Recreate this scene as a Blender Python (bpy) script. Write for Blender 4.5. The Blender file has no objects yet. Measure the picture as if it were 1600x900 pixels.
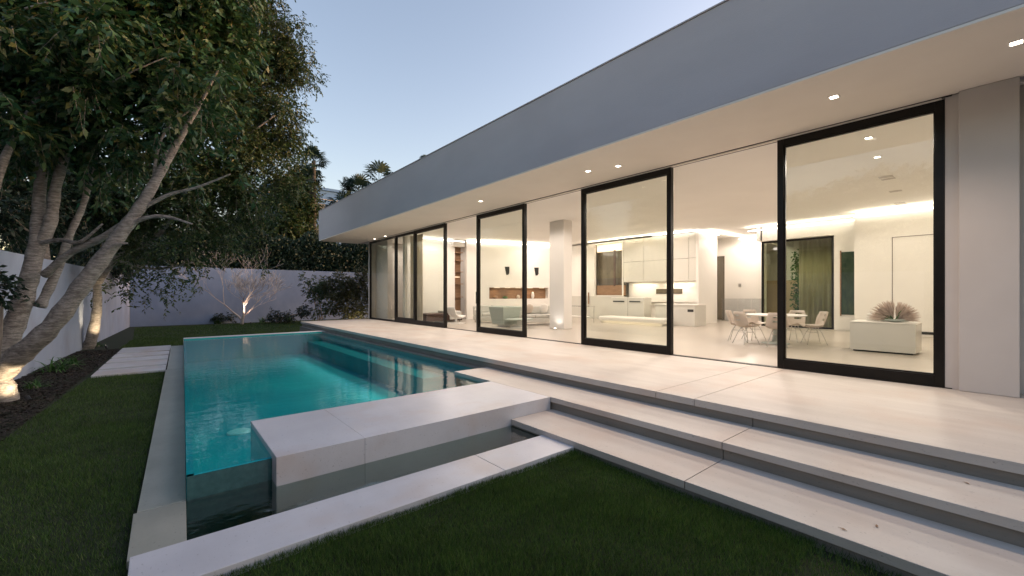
import bpy, math, random
import numpy as np
from mathutils import Vector
random.seed(7)
rng = np.random.default_rng(7)
R = math.radians
scene = bpy.context.scene
col = scene.collection

# ------------------------------------------------------------------ camera
CAMZ = 1.28; TH = R(39.85); F = 659.0; HZ = 459.0
cd = bpy.data.cameras.new('camera')
cam = bpy.data.objects.new('camera', cd); col.objects.link(cam)
cam.location = (0, 0, CAMZ)
cam.rotation_euler = (R(90), 0, -TH)
cd.sensor_width = 36; cd.lens = F/1600*36
cd.shift_y = (HZ-450)/1600
cd.clip_start = 0.05; cd.clip_end = 3000
scene.camera = cam

# ------------------------------------------------------------------ world, sun, exposure
SUN_EL = R(7); SUN_ROT = R(115)
w = bpy.data.worlds.new('World'); scene.world = w; w.use_nodes = True
nt = w.node_tree; nt.nodes.clear()
o_ = nt.nodes.new('ShaderNodeOutputWorld'); b_ = nt.nodes.new('ShaderNodeBackground')
s_ = nt.nodes.new('ShaderNodeTexSky'); s_.sky_type = 'NISHITA'; s_.sun_disc = False
s_.sun_elevation = SUN_EL; s_.sun_rotation = SUN_ROT; s_.altitude = 0; s_.air_density = 1.0; s_.dust_density = 2.2; s_.ozone_density = 1.2
b_.inputs['Strength'].default_value = 0.15
mxs = nt.nodes.new('ShaderNodeMix'); mxs.data_type = 'RGBA'; mxs.blend_type = 'MULTIPLY'; mxs.inputs['Factor'].default_value = 1
mxs.inputs['B'].default_value = (1.12, .93, .90, 1); nt.links.new(s_.outputs[0], mxs.inputs['A'])
nt.links.new(mxs.outputs['Result'], b_.inputs[0]); nt.links.new(b_.outputs[0], o_.inputs[0])
sl = bpy.data.lights.new('sun', 'SUN'); sl.energy = 0.16; sl.angle = R(50); sl.color = (1.0, .90, .92)
so = bpy.data.objects.new('sun', sl); col.objects.link(so)
sd = Vector((math.sin(SUN_ROT)*math.cos(R(38)), math.cos(SUN_ROT)*math.cos(R(38)), math.sin(R(38))))
so.rotation_euler = sd.to_track_quat('Z', 'Y').to_euler()
scene.view_settings.view_transform = 'Standard'; scene.view_settings.look = 'None'
scene.view_settings.gamma = 1; scene.view_settings.exposure = 1.85
scene.render.engine = 'CYCLES'
scene.cycles.use_denoising = True
scene.cycles.max_bounces = 7; scene.cycles.diffuse_bounces = 4; scene.cycles.glossy_bounces = 4
scene.cycles.transmission_bounces = 4; scene.cycles.transparent_max_bounces = 10
scene.cycles.sample_clamp_indirect = 4.0
scene.cycles.caustics_reflective = False; scene.cycles.caustics_refractive = False

KL = .32   # all lamps, for the exposure above
# ------------------------------------------------------------------ helpers
cT, sT = math.cos(TH), math.sin(TH)
def Q(u, v, D):
    'a point D metres ahead of the lens, from where it is seen in the photograph'
    r = (u-800)/F*D
    return (D*sT + r*cT, D*cT - r*sT, CAMZ - (v-HZ)/F*D)
def G(u, v, z):
    return Q(u, v, F*(CAMZ-z)/(v-HZ))

def tag(o, label=None, cat=None, group=None, kind=None):
    if label: o['label'] = label
    if cat: o['category'] = cat
    if group: o['group'] = group
    if kind: o['kind'] = kind
    return o
def empty(name, loc, label, cat, group=None, rz=0):
    o = bpy.data.objects.new(name, None); col.objects.link(o)
    o.location = loc; o.rotation_euler = (0, 0, rz); o.empty_display_size = .2
    return tag(o, label, cat, group)
def np_mesh(name, V, faces, mats, parent=None, fm=None, smooth=False, loc=None):
    me = bpy.data.meshes.new(name)
    V = np.asarray(V, dtype=np.float32)
    if isinstance(faces, np.ndarray):
        n, k = faces.shape
        me.vertices.add(len(V)); me.vertices.foreach_set('co', V.ravel())
        me.loops.add(n*k); me.loops.foreach_set('vertex_index', faces.astype(np.int32).ravel())
        me.polygons.add(n); me.polygons.foreach_set('loop_start', np.arange(0, n*k, k, dtype=np.int32))
        me.update(calc_edges=True)
    else:
        me.from_pydata([tuple(map(float, v)) for v in V], [], [tuple(map(int, f)) for f in faces])
        me.update()
    for m in (mats if isinstance(mats, (list, tuple)) else [mats]): me.materials.append(m)
    if fm is not None: me.polygons.foreach_set('material_index', np.asarray(fm, dtype=np.int32))
    if smooth: me.polygons.foreach_set('use_smooth', np.ones(len(me.polygons), dtype=bool))
    o = bpy.data.objects.new(name, me); col.objects.link(o)
    if parent: o.parent = parent
    if loc: o.location = loc
    return o

class MB:
    'collects shapes and links them as one mesh object'
    def __init__(s): s.v = []; s.f = []; s.m = []; s.mi = 0
    def add(s, vs, fs):
        b = len(s.v); s.v += [tuple(v) for v in vs]; s.f += [tuple(i+b for i in f) for f in fs]; s.m += [s.mi]*len(fs); return s
    def box(s, x0, x1, y0, y1, z0, z1):
        return s.prism([(x0, y0), (x1, y0), (x1, y1), (x0, y1)], z0, z1)
    def prism(s, poly, z0, z1):
        n = len(poly)
        vs = [(x, y, z0) for x, y in poly]+[(x, y, z1) for x, y in poly]
        fs = [tuple(range(n-1, -1, -1)), tuple(range(n, 2*n))]
        fs += [(i, (i+1) % n, n+(i+1) % n, n+i) for i in range(n)]
        return s.add(vs, fs)
    def quad(s, a, b, c, d): return s.add([a, b, c, d], [(0, 1, 2, 3)])
    def tube(s, pts, radii, n=8, cap=True):
        P = [Vector(p) for p in pts]; N = len(P)
        if not isinstance(radii, (list, tuple)): radii = [radii]*N
        t0 = (P[1]-P[0]).normalized(); up = Vector((0, 0, 1)) if abs(t0.z) < .9 else Vector((1, 0, 0))
        nx = t0.cross(up).normalized(); vs = []
        for i in range(N):
            t = (P[min(i+1, N-1)]-P[max(i-1, 0)]).normalized()
            nx = (nx - t*nx.dot(t)).normalized(); ny = t.cross(nx)
            for k in range(n):
                a = 2*math.pi*k/n
                vs.append(P[i]+(nx*math.cos(a)+ny*math.sin(a))*radii[i])
        fs = [(i*n+k, i*n+(k+1) % n, (i+1)*n+(k+1) % n, (i+1)*n+k) for i in range(N-1) for k in range(n)]
        if cap: fs += [tuple(range(n-1, -1, -1)), tuple((N-1)*n+k for k in range(n))]
        return s.add(vs, fs)
    def lathe(s, c, prof, n=24, sx=1, sy=1):
        vs = []; 
        for r, z in prof:
            for k in range(n):
                a = 2*math.pi*k/n; vs.append((c[0]+r*sx*math.cos(a), c[1]+r*sy*math.sin(a), c[2]+z))
        N = len(prof)
        fs = [(i*n+k, i*n+(k+1) % n, (i+1)*n+(k+1) % n, (i+1)*n+k) for i in range(N-1) for k in range(n)]
        fs += [tuple(range(n-1, -1, -1)), tuple((N-1)*n+k for k in range(n))]
        return s.add(vs, fs)
    def build(s, name, mat, parent=None, bevel=0, smooth=False, rel=True, seg=2):
        o = np_mesh(name, s.v, s.f, mat, None, s.m if isinstance(mat, (list, tuple)) else None, smooth)
        if parent:
            o.parent = parent
            if rel:   # coordinates were given in world space
                L = Vector(parent.location); q = parent
                while q.parent: q = q.parent; L += Vector(q.location)
                o.location = -L
        if bevel:
            m = o.modifiers.new('bevel', 'BEVEL'); m.width = bevel; m.segments = seg; m.limit_method = 'ANGLE'; m.angle_limit = R(40)
        return o

def smoothline(pts, radii, k=5):
    P = [Vector(p) for p in pts]; out = []; rr = []
    for i in range(len(P)-1):
        p0 = P[max(i-1, 0)]; p1 = P[i]; p2 = P[i+1]; p3 = P[min(i+2, len(P)-1)]
        for j in range(k):
            t = j/k
            out.append(.5*((2*p1)+(p2-p0)*t+(2*p0-5*p1+4*p2-p3)*t*t+(3*p1-p0-3*p2+p3)*t**3))
            rr.append(radii[i]*(1-t)+radii[i+1]*t)
    out.append(P[-1]); rr.append(radii[-1])
    return out, rr

# ------------------------------------------------------------------ materials
def newmat(name):
    m = bpy.data.materials.new(name); m.use_nodes = True
    n = m.node_tree.nodes; return m, m.node_tree, n['Principled BSDF']
def nd(t, typ, **kw):
    n = t.nodes.new(typ)
    for k, v in kw.items():
        if k in n.inputs: n.inputs[k].default_value = v
        else: setattr(n, k, v)
    return n
def coords(t, scale=(1, 1, 1)):
    g = t.nodes.new('ShaderNodeNewGeometry'); mp = t.nodes.new('ShaderNodeMapping'); mp.inputs['Scale'].default_value = scale
    t.links.new(g.outputs['Position'], mp.inputs['Vector']); return mp.outputs[0]
def noisy(name, c1, c2, scale=3, rough=.6, detail=6, stretch=(1, 1, 1), bump=0, bscale=40, spec=.5, r2=None, metallic=0, c3=None, s3=.7, slab=0, pits=0, cracks=0):
    m, t, p = newmat(name)
    n = nd(t, 'ShaderNodeTexNoise', Scale=scale, Detail=detail, Roughness=.6)
    cv = coords(t, stretch); t.links.new(cv, n.inputs['Vector'])
    cr = t.nodes.new('ShaderNodeValToRGB'); cr.color_ramp.elements[0].position = .3; cr.color_ramp.elements[1].position = .7
    cr.color_ramp.elements[0].color = (*c1, 1); cr.color_ramp.elements[1].color = (*c2, 1)
    t.links.new(n.outputs['Fac'], cr.inputs[0]); out = cr.outputs[0]
    if c3:
        n3 = nd(t, 'ShaderNodeTexNoise', Scale=s3, Detail=3); t.links.new(coords(t), n3.inputs['Vector'])
        r3 = t.nodes.new('ShaderNodeMapRange'); r3.inputs[1].default_value = .5; r3.inputs[2].default_value = .75
        t.links.new(n3.outputs['Fac'], r3.inputs[0])
        mx = t.nodes.new('ShaderNodeMix'); mx.data_type = 'RGBA'; t.links.new(r3.outputs[0], mx.inputs['Factor'])
        t.links.new(out, mx.inputs['A']); mx.inputs['B'].default_value = (*c3, 1); out = mx.outputs['Result']
    def mul(out, fac_socket, lo, hi):
        mr_ = t.nodes.new('ShaderNodeMapRange'); mr_.inputs[3].default_value = lo; mr_.inputs[4].default_value = hi
        t.links.new(fac_socket, mr_.inputs[0]); v = t.nodes.new('ShaderNodeVectorMath'); v.operation = 'SCALE'
        t.links.new(out, v.inputs[0]); t.links.new(mr_.outputs[0], v.inputs['Scale']); return v.outputs[0], mr_
    if slab:
        gg = t.nodes.new('ShaderNodeNewGeometry'); out, _ = mul(out, gg.outputs['Random Per Island'], 1-slab, 1+slab)
    if pits:
        n4 = nd(t, 'ShaderNodeTexNoise', Scale=55, Detail=2); t.links.new(coords(t, (1, .55, 1)), n4.inputs['Vector'])
        out, m4 = mul(out, n4.outputs['Fac'], 1, 1-pits); m4.inputs[1].default_value = .66; m4.inputs[2].default_value = .76
        n5 = nd(t, 'ShaderNodeTexNoise', Scale=.8, Detail=7, Roughness=.65); t.links.new(coords(t, (1, .3, 1)), n5.inputs['Vector'])
        out, m5 = mul(out, n5.outputs['Fac'], .90, 1.07); m5.inputs[1].default_value = .32; m5.inputs[2].default_value = .68
    if cracks:
        n6 = nd(t, 'ShaderNodeTexNoise', Scale=9, Detail=8, Roughness=.7); t.links.new(coords(t, (1, 1, 4.5)), n6.inputs['Vector'])
        out, m6 = mul(out, n6.outputs['Fac'], 1-cracks, 1.15); m6.inputs[1].default_value = .40; m6.inputs[2].default_value = .58
    t.links.new(out, p.inputs['Base Color'])
    p.inputs['Roughness'].default_value = rough; p.inputs['Specular IOR Level'].default_value = spec; p.inputs['Metallic'].default_value = metallic
    if r2 is not None:
        mr = t.nodes.new('ShaderNodeMapRange'); mr.inputs[3].default_value = rough; mr.inputs[4].default_value = r2
        t.links.new(n.outputs['Fac'], mr.inputs[0]); t.links.new(mr.outputs[0], p.inputs['Roughness'])
    if bump:
        nb = nd(t, 'ShaderNodeTexNoise', Scale=bscale, Detail=5); t.links.new(coords(t, stretch), nb.inputs['Vector'])
        bp = t.nodes.new('ShaderNodeBump'); bp.inputs['Strength'].default_value = bump; bp.inputs['Distance'].default_value = .02
        t.links.new(nb.outputs['Fac'], bp.inputs['Height']); t.links.new(bp.outputs[0], p.inputs['Normal'])
    return m
def emis(name, c, s):
    m, t, p = newmat(name); p.inputs['Base Color'].default_value = (.8, .8, .8, 1)
    p.inputs['Emission Color'].default_value = (*c, 1); p.inputs['Emission Strength'].default_value = s*KL; return m
def glassy(name, tint, base=.04, rough=0.0, ior=1.45):
    'thin sheet: clear with a Fresnel mirror'
    m = bpy.data.materials.new(name); m.use_nodes = True; t = m.node_tree; t.nodes.clear()
    o = t.nodes.new('ShaderNodeOutputMaterial'); mx = t.nodes.new('ShaderNodeMixShader')
    tr = nd(t, 'ShaderNodeBsdfTransparent'); tr.inputs[0].default_value = (*tint, 1)
    gl = t.nodes.new('ShaderNodeBsdfGlossy'); gl.inputs['Roughness'].default_value = rough
    fr = t.nodes.new('ShaderNodeLayerWeight'); fr.inputs['Blend'].default_value = .5
    pw = nd(t, 'ShaderNodeMath', operation='POWER'); pw.inputs[1].default_value = 5
    f0 = ((ior-1)/(ior+1))**2+base
    ad = nd(t, 'ShaderNodeMath', operation='MULTIPLY_ADD'); ad.inputs[1].default_value = 1-f0; ad.inputs[2].default_value = f0; ad.use_clamp = True
    t.links.new(fr.outputs['Facing'], pw.inputs[0]); t.links.new(pw.outputs[0], ad.inputs[0]); t.links.new(ad.outputs[0], mx.inputs[0])
    t.links.new(tr.outputs[0], mx.inputs[1]); t.links.new(gl.outputs[0], mx.inputs[2]); t.links.new(mx.outputs[0], o.inputs[0])
    return m, t, gl, fr
def water(name, tint, wave, scale):
    m, t, gl, fr = glassy(name, tint, .17 if 'trough' in name else .02, .015, 1.33)
    a = nd(t, 'ShaderNodeTexNoise', Scale=scale, Detail=3); t.links.new(coords(t, (.55, 1.3, 1)), a.inputs['Vector'])
    b = t.nodes.new('ShaderNodeBump'); b.inputs['Strength'].default_value = wave; b.inputs['Distance'].default_value = .03
    t.links.new(a.outputs['Fac'], b.inputs['Height']); t.links.new(b.outputs[0], gl.inputs['Normal']); t.links.new(b.outputs[0], fr.inputs['Normal'])
    return m
def leafmat(name, cols, rough=.5, trans=.25, mottle=0):
    m, t, p = newmat(name)
    g = t.nodes.new('ShaderNodeNewGeometry'); cr = t.nodes.new('ShaderNodeValToRGB')
    e = cr.color_ramp.elements
    while len(e) < len(cols): e.new(.5)
    for i, c in enumerate(cols): e[i].position = i/(len(cols)-1); e[i].color = (*c, 1)
    t.links.new(g.outputs['Random Per Island'], cr.inputs[0]); colo = cr.outputs[0]
    if mottle:
        nn = nd(t, 'ShaderNodeTexNoise', Scale=2.2, Detail=6, Roughness=.7); t.links.new(coords(t), nn.inputs['Vector'])
        mr = t.nodes.new('ShaderNodeMapRange'); mr.inputs[1].default_value = .3; mr.inputs[2].default_value = .7; mr.inputs[3].default_value = 1-mottle; mr.inputs[4].default_value = 1+mottle
        v = t.nodes.new('ShaderNodeVectorMath'); v.operation = 'SCALE'; t.links.new(nn.outputs['Fac'], mr.inputs[0]); t.links.new(colo, v.inputs[0]); t.links.new(mr.outputs[0], v.inputs['Scale']); colo = v.outputs[0]
    t.links.new(colo, p.inputs['Base Color'])
    p.inputs['Roughness'].default_value = rough
    tr = t.nodes.new('ShaderNodeBsdfTranslucent'); t.links.new(colo, tr.inputs[0])
    mx = t.nodes.new('ShaderNodeMixShader'); mx.inputs[0].default_value = trans
    out = t.nodes['Material Output']; t.links.new(p.outputs[0], mx.inputs[1]); t.links.new(tr.outputs[0], mx.inputs[2]); t.links.new(mx.outputs[0], out.inputs[0])
    return m

M = {}
M['stone'] = noisy('limestone', (.54, .50, .46), (.64, .60, .555), 2.2, .42, 8, (1.8, .35, 1), .06, 90, .4, .62, c3=(.55, .46, .40), s3=.9, slab=.04, pits=.35)
M['stone_smooth'] = noisy('honed_limestone', (.565, .57, .62), (.64, .645, .69), 1.6, .30, 8, (.5, 1.6, 1), .03, 90, .4, .5, c3=(.56, .50, .49), s3=1.3, slab=.04, pits=.3)
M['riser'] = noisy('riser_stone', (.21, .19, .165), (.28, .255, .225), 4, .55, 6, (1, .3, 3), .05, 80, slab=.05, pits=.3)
M['wetstone'] = noisy('wet_stone', (.34, .345, .30), (.44, .44, .385), 3, .3, 6, (1, .6, 1), .04, 60, slab=.12, pits=.3)
M['joint'] = noisy('joint_sealant', (.09, .07, .06), (.13, .10, .08), 6, .8)
M['stucco'] = noisy('fascia_stucco', (.45, .41, .425), (.49, .45, .465), .9, .85, 7, (1, .5, 1.6), .2, 110, .2, c3=(.425, .385, .40), s3=.35)
M['soffit'] = noisy('soffit_plaster', (.77, .71, .64), (.81, .75, .68), 1, .9, 3, spec=.2)
M['wallgrey'] = noisy('painted_wall', (.57, .53, .50), (.61, .57, .54), 1.2, .8, 3, bump=.05, bscale=150, spec=.2)
M['white'] = noisy('interior_white', (.77, .735, .68), (.81, .775, .72), .8, .5, 2, spec=.3)
M['ceil'] = noisy('ceiling_white', (.85, .82, .78), (.88, .85, .81), .8, .8, 2, spec=.2)
M['floor'] = noisy('polished_floor', (.44, .39, .335), (.52, .465, .40), 1.4, .22, 6, (1, .3, 1), .0, 50, .5, .4)
M['lacquer'] = noisy('cabinet_lacquer', (.62, .60, .54), (.66, .63, .57), .7, .2, 2)
M['frame'] = noisy('bronze_frame', (.006, .005, .004), (.012, .009, .007), 6, .4, 4, spec=.25)
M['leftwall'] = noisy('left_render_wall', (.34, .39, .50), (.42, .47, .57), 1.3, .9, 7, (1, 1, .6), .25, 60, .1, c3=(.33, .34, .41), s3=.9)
M['gardenwall'] = noisy('shaded_render_wall', (.19, .255, .385), (.25, .315, .45), 1.3, .9, 7, (1, 1, .6), .25, 60, .1, c3=(.18, .23, .33), s3=.5)  # white render with the dusk shade of the trees put into its colour
M['soil'] = noisy('soil', (.02, .016, .012), (.04, .032, .024), 9, .95, 8, bump=.6, bscale=30)
M['turfbase'] = noisy('turf_soil', (.010, .016, .005), (.022, .032, .010), 14, .95, 6)
M['grass'] = leafmat('grass_blades', [(.014, .042, .007), (.038, .098, .014), (.07, .145, .026), (.13, .18, .045)], .55, .35, .35)
M['mulch'] = leafmat('bark_chips', [(.012, .010, .009), (.03, .023, .019), (.055, .042, .034)], .8, 0)
M['leaf1'] = leafmat('broad_leaves', [(.012, .045, .018), (.03, .08, .024), (.06, .12, .034), (.022, .085, .04), (.12, .12, .03)], .45, .25)
M['leaf2'] = leafmat('small_leaves', [(.016, .04, .012), (.036, .075, .02), (.065, .105, .028), (.085, .09, .03)], .5, .25)
M['leafd'] = leafmat('hedge_leaves', [(.006, .02, .012), (.012, .034, .018), (.02, .045, .02)], .55, .2)
M['palm'] = leafmat('palm_blades', [(.012, .035, .028), (.025, .055, .04), (.04, .075, .045)], .5, .2)
M['strap'] = leafmat('strap_leaves', [(.035, .11, .025), (.07, .17, .04), (.12, .22, .06)], .45, .3)
M['shrub'] = leafmat('climber_leaves', [(.03, .04, .014), (.07, .075, .028), (.12, .105, .045), (.03, .055, .02)], .6, .25)
def barkmat():
    m = noisy('pale_bark', (.27, .24, .215), (.44, .40, .36), 7, .85, 9, (1.2, 1.2, 5), .9, 26, .2, c3=(.20, .175, .155), s3=7, cracks=.38)
    return m
M['bark'] = barkmat()
M['palmtrunk'] = noisy('palm_trunk_bark', (.05, .047, .04), (.09, .08, .07), 8, .9)
M['twig'] = noisy('twig_bark', (.18, .15, .12), (.28, .24, .19), 8, .85)
M['palewood'] = noisy('pale_bare_bark', (.42, .36, .32), (.55, .48, .43), 8, .8)
def poolmat():
    m, t, p = newmat('pool_plaster')
    n = nd(t, 'ShaderNodeTexNoise', Scale=.45, Detail=3); t.links.new(coords(t), n.inputs['Vector'])
    cr = t.nodes.new('ShaderNodeValToRGB'); cr.color_ramp.elements[0].position = .35; cr.color_ramp.elements[1].position = .68
    cr.color_ramp.elements[0].color = (.012, .35, .41, 1); cr.color_ramp.elements[1].color = (.03, .48, .50, 1)
    t.links.new(n.outputs['Fac'], cr.inputs[0]); t.links.new(cr.outputs[0], p.inputs['Base Color']); p.inputs['Roughness'].default_value = .6
    return m
M['pool'] = poolmat()
M['tealwall'] = noisy('wet_teal_mosaic', (.02, .085, .09), (.04, .13, .13), 20, .12, 3, spec=.8)
M['trough'] = noisy('dark_pebble', (.06, .09, .08), (.10, .12, .105), 8, .6)
M['water'] = water('pool_water', (.42, .88, .90), .12, 6)
M['water2'] = water('trough_water', (.55, .68, .60), .22, 9)
M['glass'] = glassy('door_glass', (.90, .93, .87), .02)[0]
M['glassgreen'] = glassy('green_glass', (.70, .76, .60), .06)[0]
M['railglass'] = glassy('rail_glass', (.88, .89, .90), .05)[0]
M['mirror'] = noisy('tinted_glass', (.10, .085, .06), (.16, .13, .09), 2, .1, 2, (1, 1, .2), spec=.8)
M['greenglass'] = noisy('dark_green_glass', (.02, .045, .03), (.06, .09, .055), 3, .08, 4, (1, 3, 1), spec=.8)
M['cove'] = emis('cove_strip', (1, .95, .88), 5)
M['coolcove'] = emis('cove_strip_cool', (1, .97, .92), 5)
M['lamp'] = emis('lamp_lens', (1, .88, .72), 9)
M['warmglow'] = emis('amber_lamp', (1, .70, .40), 1.5)
M['metal'] = noisy('brushed_metal', (.5, .48, .45), (.6, .58, .55), 10, .35, metallic=1)
M['black'] = noisy('black_paint', (.015, .015, .015), (.03, .03, .03), 6, .4)
M['fabric'] = noisy('pale_fabric', (.55, .54, .49), (.63, .61, .56), 40, .9, bump=.2, bscale=200)
M['fabricgreen'] = noisy('sage_fabric', (.42, .46, .41), (.50, .53, .47), 40, .9, bump=.2, bscale=200)
M['shell'] = noisy('chair_shell', (.55, .46, .38), (.60, .51, .42), 5, .45)
M['wood'] = noisy('warm_wood', (.22, .12, .06), (.34, .20, .11), 3, .45, 8, (1, 1, 8))
M['darkwood'] = noisy('dark_wood', (.05, .025, .018), (.09, .045, .03), 3, .5, 8, (1, 6, 1))
M['curtain'] = leafmat('sheer_curtain', [(.68, .63, .54), (.72, .67, .58)], .9, .45)
M['peach_glow'] = noisy('painted_wall_glow', (.60, .44, .28), (.66, .50, .33), 1, .6)  # orange light on the recess wall, put into the colour
M['feather'] = leafmat('dry_plumes', [(.55, .44, .38), (.66, .55, .47), (.45, .34, .28)], .9, .3)
M['terracotta'] = noisy('pale_concrete', (.4, .37, .33), (.5, .46, .41), 5, .8)
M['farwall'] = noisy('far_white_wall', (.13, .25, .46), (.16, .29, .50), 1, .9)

# ------------------------------------------------------------------ ground and hardscape
def struct(o, label=None): return tag(o, label, None, None, 'structure')
DX, MX, LX = 4.99, 4.26, 3.53
ZM, ZL = -.185, -.362
# ground: one sheet with a hole where the pool is sunk
PXn, PXf, PYn, PYf = .17, .60, 4.45, 17.55          # pool left edge near/far, near and far end
def plx(y): return PXn + (PXf-PXn)*(y-PYn)/(PYf-PYn)
ZG = -.50; B = 900
g = MB()
hx0, hx1, hy0, hy1 = plx(3.7), 5.2, 3.70, PYf
hf = plx(hy1)
g.quad((-B, -B, ZG), (B, -B, ZG), (B, hy0, ZG), (-B, hy0, ZG))
g.quad((-B, hy1, ZG), (B, hy1, ZG), (B, B, ZG), (-B, B, ZG))
g.quad((-B, hy0, ZG), (hx0, hy0, ZG), (hf, hy1, ZG), (-B, hy1, ZG))
g.quad((hx1, hy0, ZG), (B, hy0, ZG), (B, hy1, ZG), (hx1, hy1, ZG))
struct(g.build('ground', M['turfbase']), 'dark soil ground under the lawns and house')

# deck slab with nosing, riser below
HX = 8.30
dk = MB(); JY = [-8, 2.52, 3.04, 8.9, 15.0, 21.2]
for a, b in zip(JY[:-1], JY[1:]): dk.box(DX, HX, a+.004, b-.004, -.085, 0)
dk.mi = 1; dk.box(DX+.012, HX-.01, -8, 21.19, -.08, -.006)
struct(dk.build('deck', [M['stone'], M['joint']], bevel=.003), 'pale limestone deck running along the glass doors')
dr = MB(); 
for a, b in [(-8, 1.866), (1.874, 21.1)]: dr.box(DX+.03, 5.3, a, b, ZG-.3, -.0852)
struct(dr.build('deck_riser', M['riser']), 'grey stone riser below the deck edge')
lg = MB().box(4.90, DX+.03, 6.80, 21.0, ZG-1.2, -.215)
struct(lg.build('ledge', M['riser'], bevel=.004), 'narrow grey ledge between the deck and the pool water')
def step(name, x0, x1, y1, z, label, ends):
    t = MB(); 
    for a, b in ((-8, 1.866), (1.874, y1)): t.box(x0, x1, a, b, z-.07, z)
    t.mi = 1; t.box(x0+.01, x1-.001, -8, y1-.01, z-.065, z-.006)
    struct(t.build(name, [M['stone'], M['joint']], bevel=.003), label)
step('upper_step', MX, DX+.03, 6.80, ZM, 'upper limestone step below the deck', 0)
step('lower_step', LX, MX+.03, 4.245, ZL, 'lower limestone step beside the lawn', 0)
r1 = MB(); 
for a, b in ((-8, 1.866), (1.874, 6.78)): r1.box(MX+.03, 4.6, a, b, ZG-1.2, ZM-.0702)
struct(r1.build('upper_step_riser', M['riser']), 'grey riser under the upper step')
r2 = MB().box(LX+.008, 3.9, -8, 4.23, ZG-.8, ZL-.0702)
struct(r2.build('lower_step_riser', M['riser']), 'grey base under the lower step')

# bench slab reaching into the pool
bn = empty('pool_bench', (2.5, 4.95, ZM), 'long low pale stone bench slab reaching from the steps across the pool end', 'bench')
bb = MB()
for a, b in ((.80, 1.5992), (1.6008, MX-.003)):
    bb.box(a, b, 4.25, 5.65, -1.3, ZM)
bb.build('slab', M['stone_smooth'], bn, bevel=.003)

# front coping, left channel strip, far coping
cp = MB()
for a, b in ((-.15, 2.55), (2.554, LX+.006)): cp.box(a, b, 3.16, 3.67, -.56, -.42)
struct(cp.build('pool_coping', M['stone_smooth'], bevel=.004), 'pale stone coping in front of the overflow trough')
st = MB()
w_ = .33
for a, b in ((3.674, 4.44), (4.448, 12.4), (12.408, 17.9)):
    st.prism([(plx(a)-w_+.02, a), (plx(a)-.003, a), (plx(b)-.003, b), (plx(b)-w_, b)], -.62, -.445)
struct(st.build('channel_strip', M['wetstone'], bevel=.003), 'damp grey stone strip along the left side of the pool')
fc = MB().box(plx(PYf), 5.3, PYf, PYf+.42, -.75, -.20)
struct(fc.build('far_coping', M['stone_smooth'], bevel=.004), 'raised pale coping along the far end of the pool')

# pool basin
zf = -1.0
pb = MB()
A = (PXn, PYn); Bq = (4.90, PYn); C = (4.90, PYf); Dq = (PXf, PYf)
t_ = .06
pb.quad((A[0], A[1], zf), (Bq[0], Bq[1], zf), (C[0], C[1], zf), (Dq[0], Dq[1], zf))
def wallp(p, q, nx, ny, z1):
    pb.add([(p[0], p[1], zf), (q[0], q[1], zf), (q[0], q[1], z1), (p[0], p[1], z1),
            (p[0]+nx, p[1]+ny, zf), (q[0]+nx, q[1]+ny, zf), (q[0]+nx, q[1]+ny, z1), (p[0]+nx, p[1]+ny, z1)],
           [(0, 1, 2, 3), (7, 6, 5, 4), (3, 2, 6, 7), (0, 3, 7, 4), (1, 5, 6, 2), (0, 4, 5, 1)])
wallp(A, Dq, .05, 0, -.252)
pb.quad((Bq[0]-.001, Bq[1], zf), (C[0]-.001, C[1], zf), (C[0]-.001, C[1], -.25), (Bq[0]-.001, Bq[1], -.25))
pb.quad((Dq[0], Dq[1]-.001, zf), (C[0], C[1]-.001, zf), (C[0], C[1]-.001, -.21), (Dq[0], Dq[1]-.001, -.21))
wallp((A[0], A[1]), (.80, A[1]), 0, .05, -.252)
# submerged step shelf along the deck side and far corner
pb.box(4.35, 4.895, 8.2, PYf-.003, zf, -.55)
struct(pb.build('pool_basin', M['pool']), 'turquoise plaster basin of the swimming pool')
wt = MB(); zw = -.24
wt.add([(A[0], A[1], zw), (4.897, PYn, zw), (4.897, PYf-.002, zw), (Dq[0], PYf-.002, zw)], [(0, 1, 2, 3)])
struct(wt.build('pool_water', M['water']), 'still turquoise pool water')
# overflow trough
struct(MB().box(PXn+.002, .798, PYn-.014, PYn-.003, -1.24, -.2505).build('overflow_wall', M['tealwall']), 'dark teal wet wall below the overflow edge')
tr = MB()
tx0, tx1, ty0, ty1, tz = plx(3.7)+.0, LX+.006, 3.672, PYn-.002, -1.25
tr.quad((tx0, ty0, tz), (tx1, ty0, tz), (tx1, ty1, tz), (tx0, ty1, tz))
tr.quad((tx0, ty0, tz), (tx0, ty1, tz), (tx0, ty1, -.447), (tx0, ty0, -.447))
tr.quad((tx0, ty0, tz), (tx1, ty0, tz), (tx1, ty0, -.56), (tx0, ty0, -.56))
tr.quad((tx1, ty0, tz), (tx1, ty1, tz), (tx1, ty1, -.45), (tx1, ty0, -.45))
struct(tr.build('trough_basin', M['trough']), 'dark lined overflow trough at the near end of the pool')
struct(MB().quad((tx0, ty0, -.447), (tx1, ty0, -.447), (tx1, ty1, -.447), (tx0, ty1, -.447)).build('trough_water', M['water2']), 'dark mirror-like water in the overflow trough')
# pool light fitting
pl = empty('pool_light', (.9, 8.4, zf), 'round white light fitting under the water by the left pool wall', 'pool light')
MB().lathe((1.0, 8.2, zf), [(.17, 0.0), (.17, .02), (.13, .035), (.02, .04)], 20).build('lens', M['white'], pl)

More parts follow.
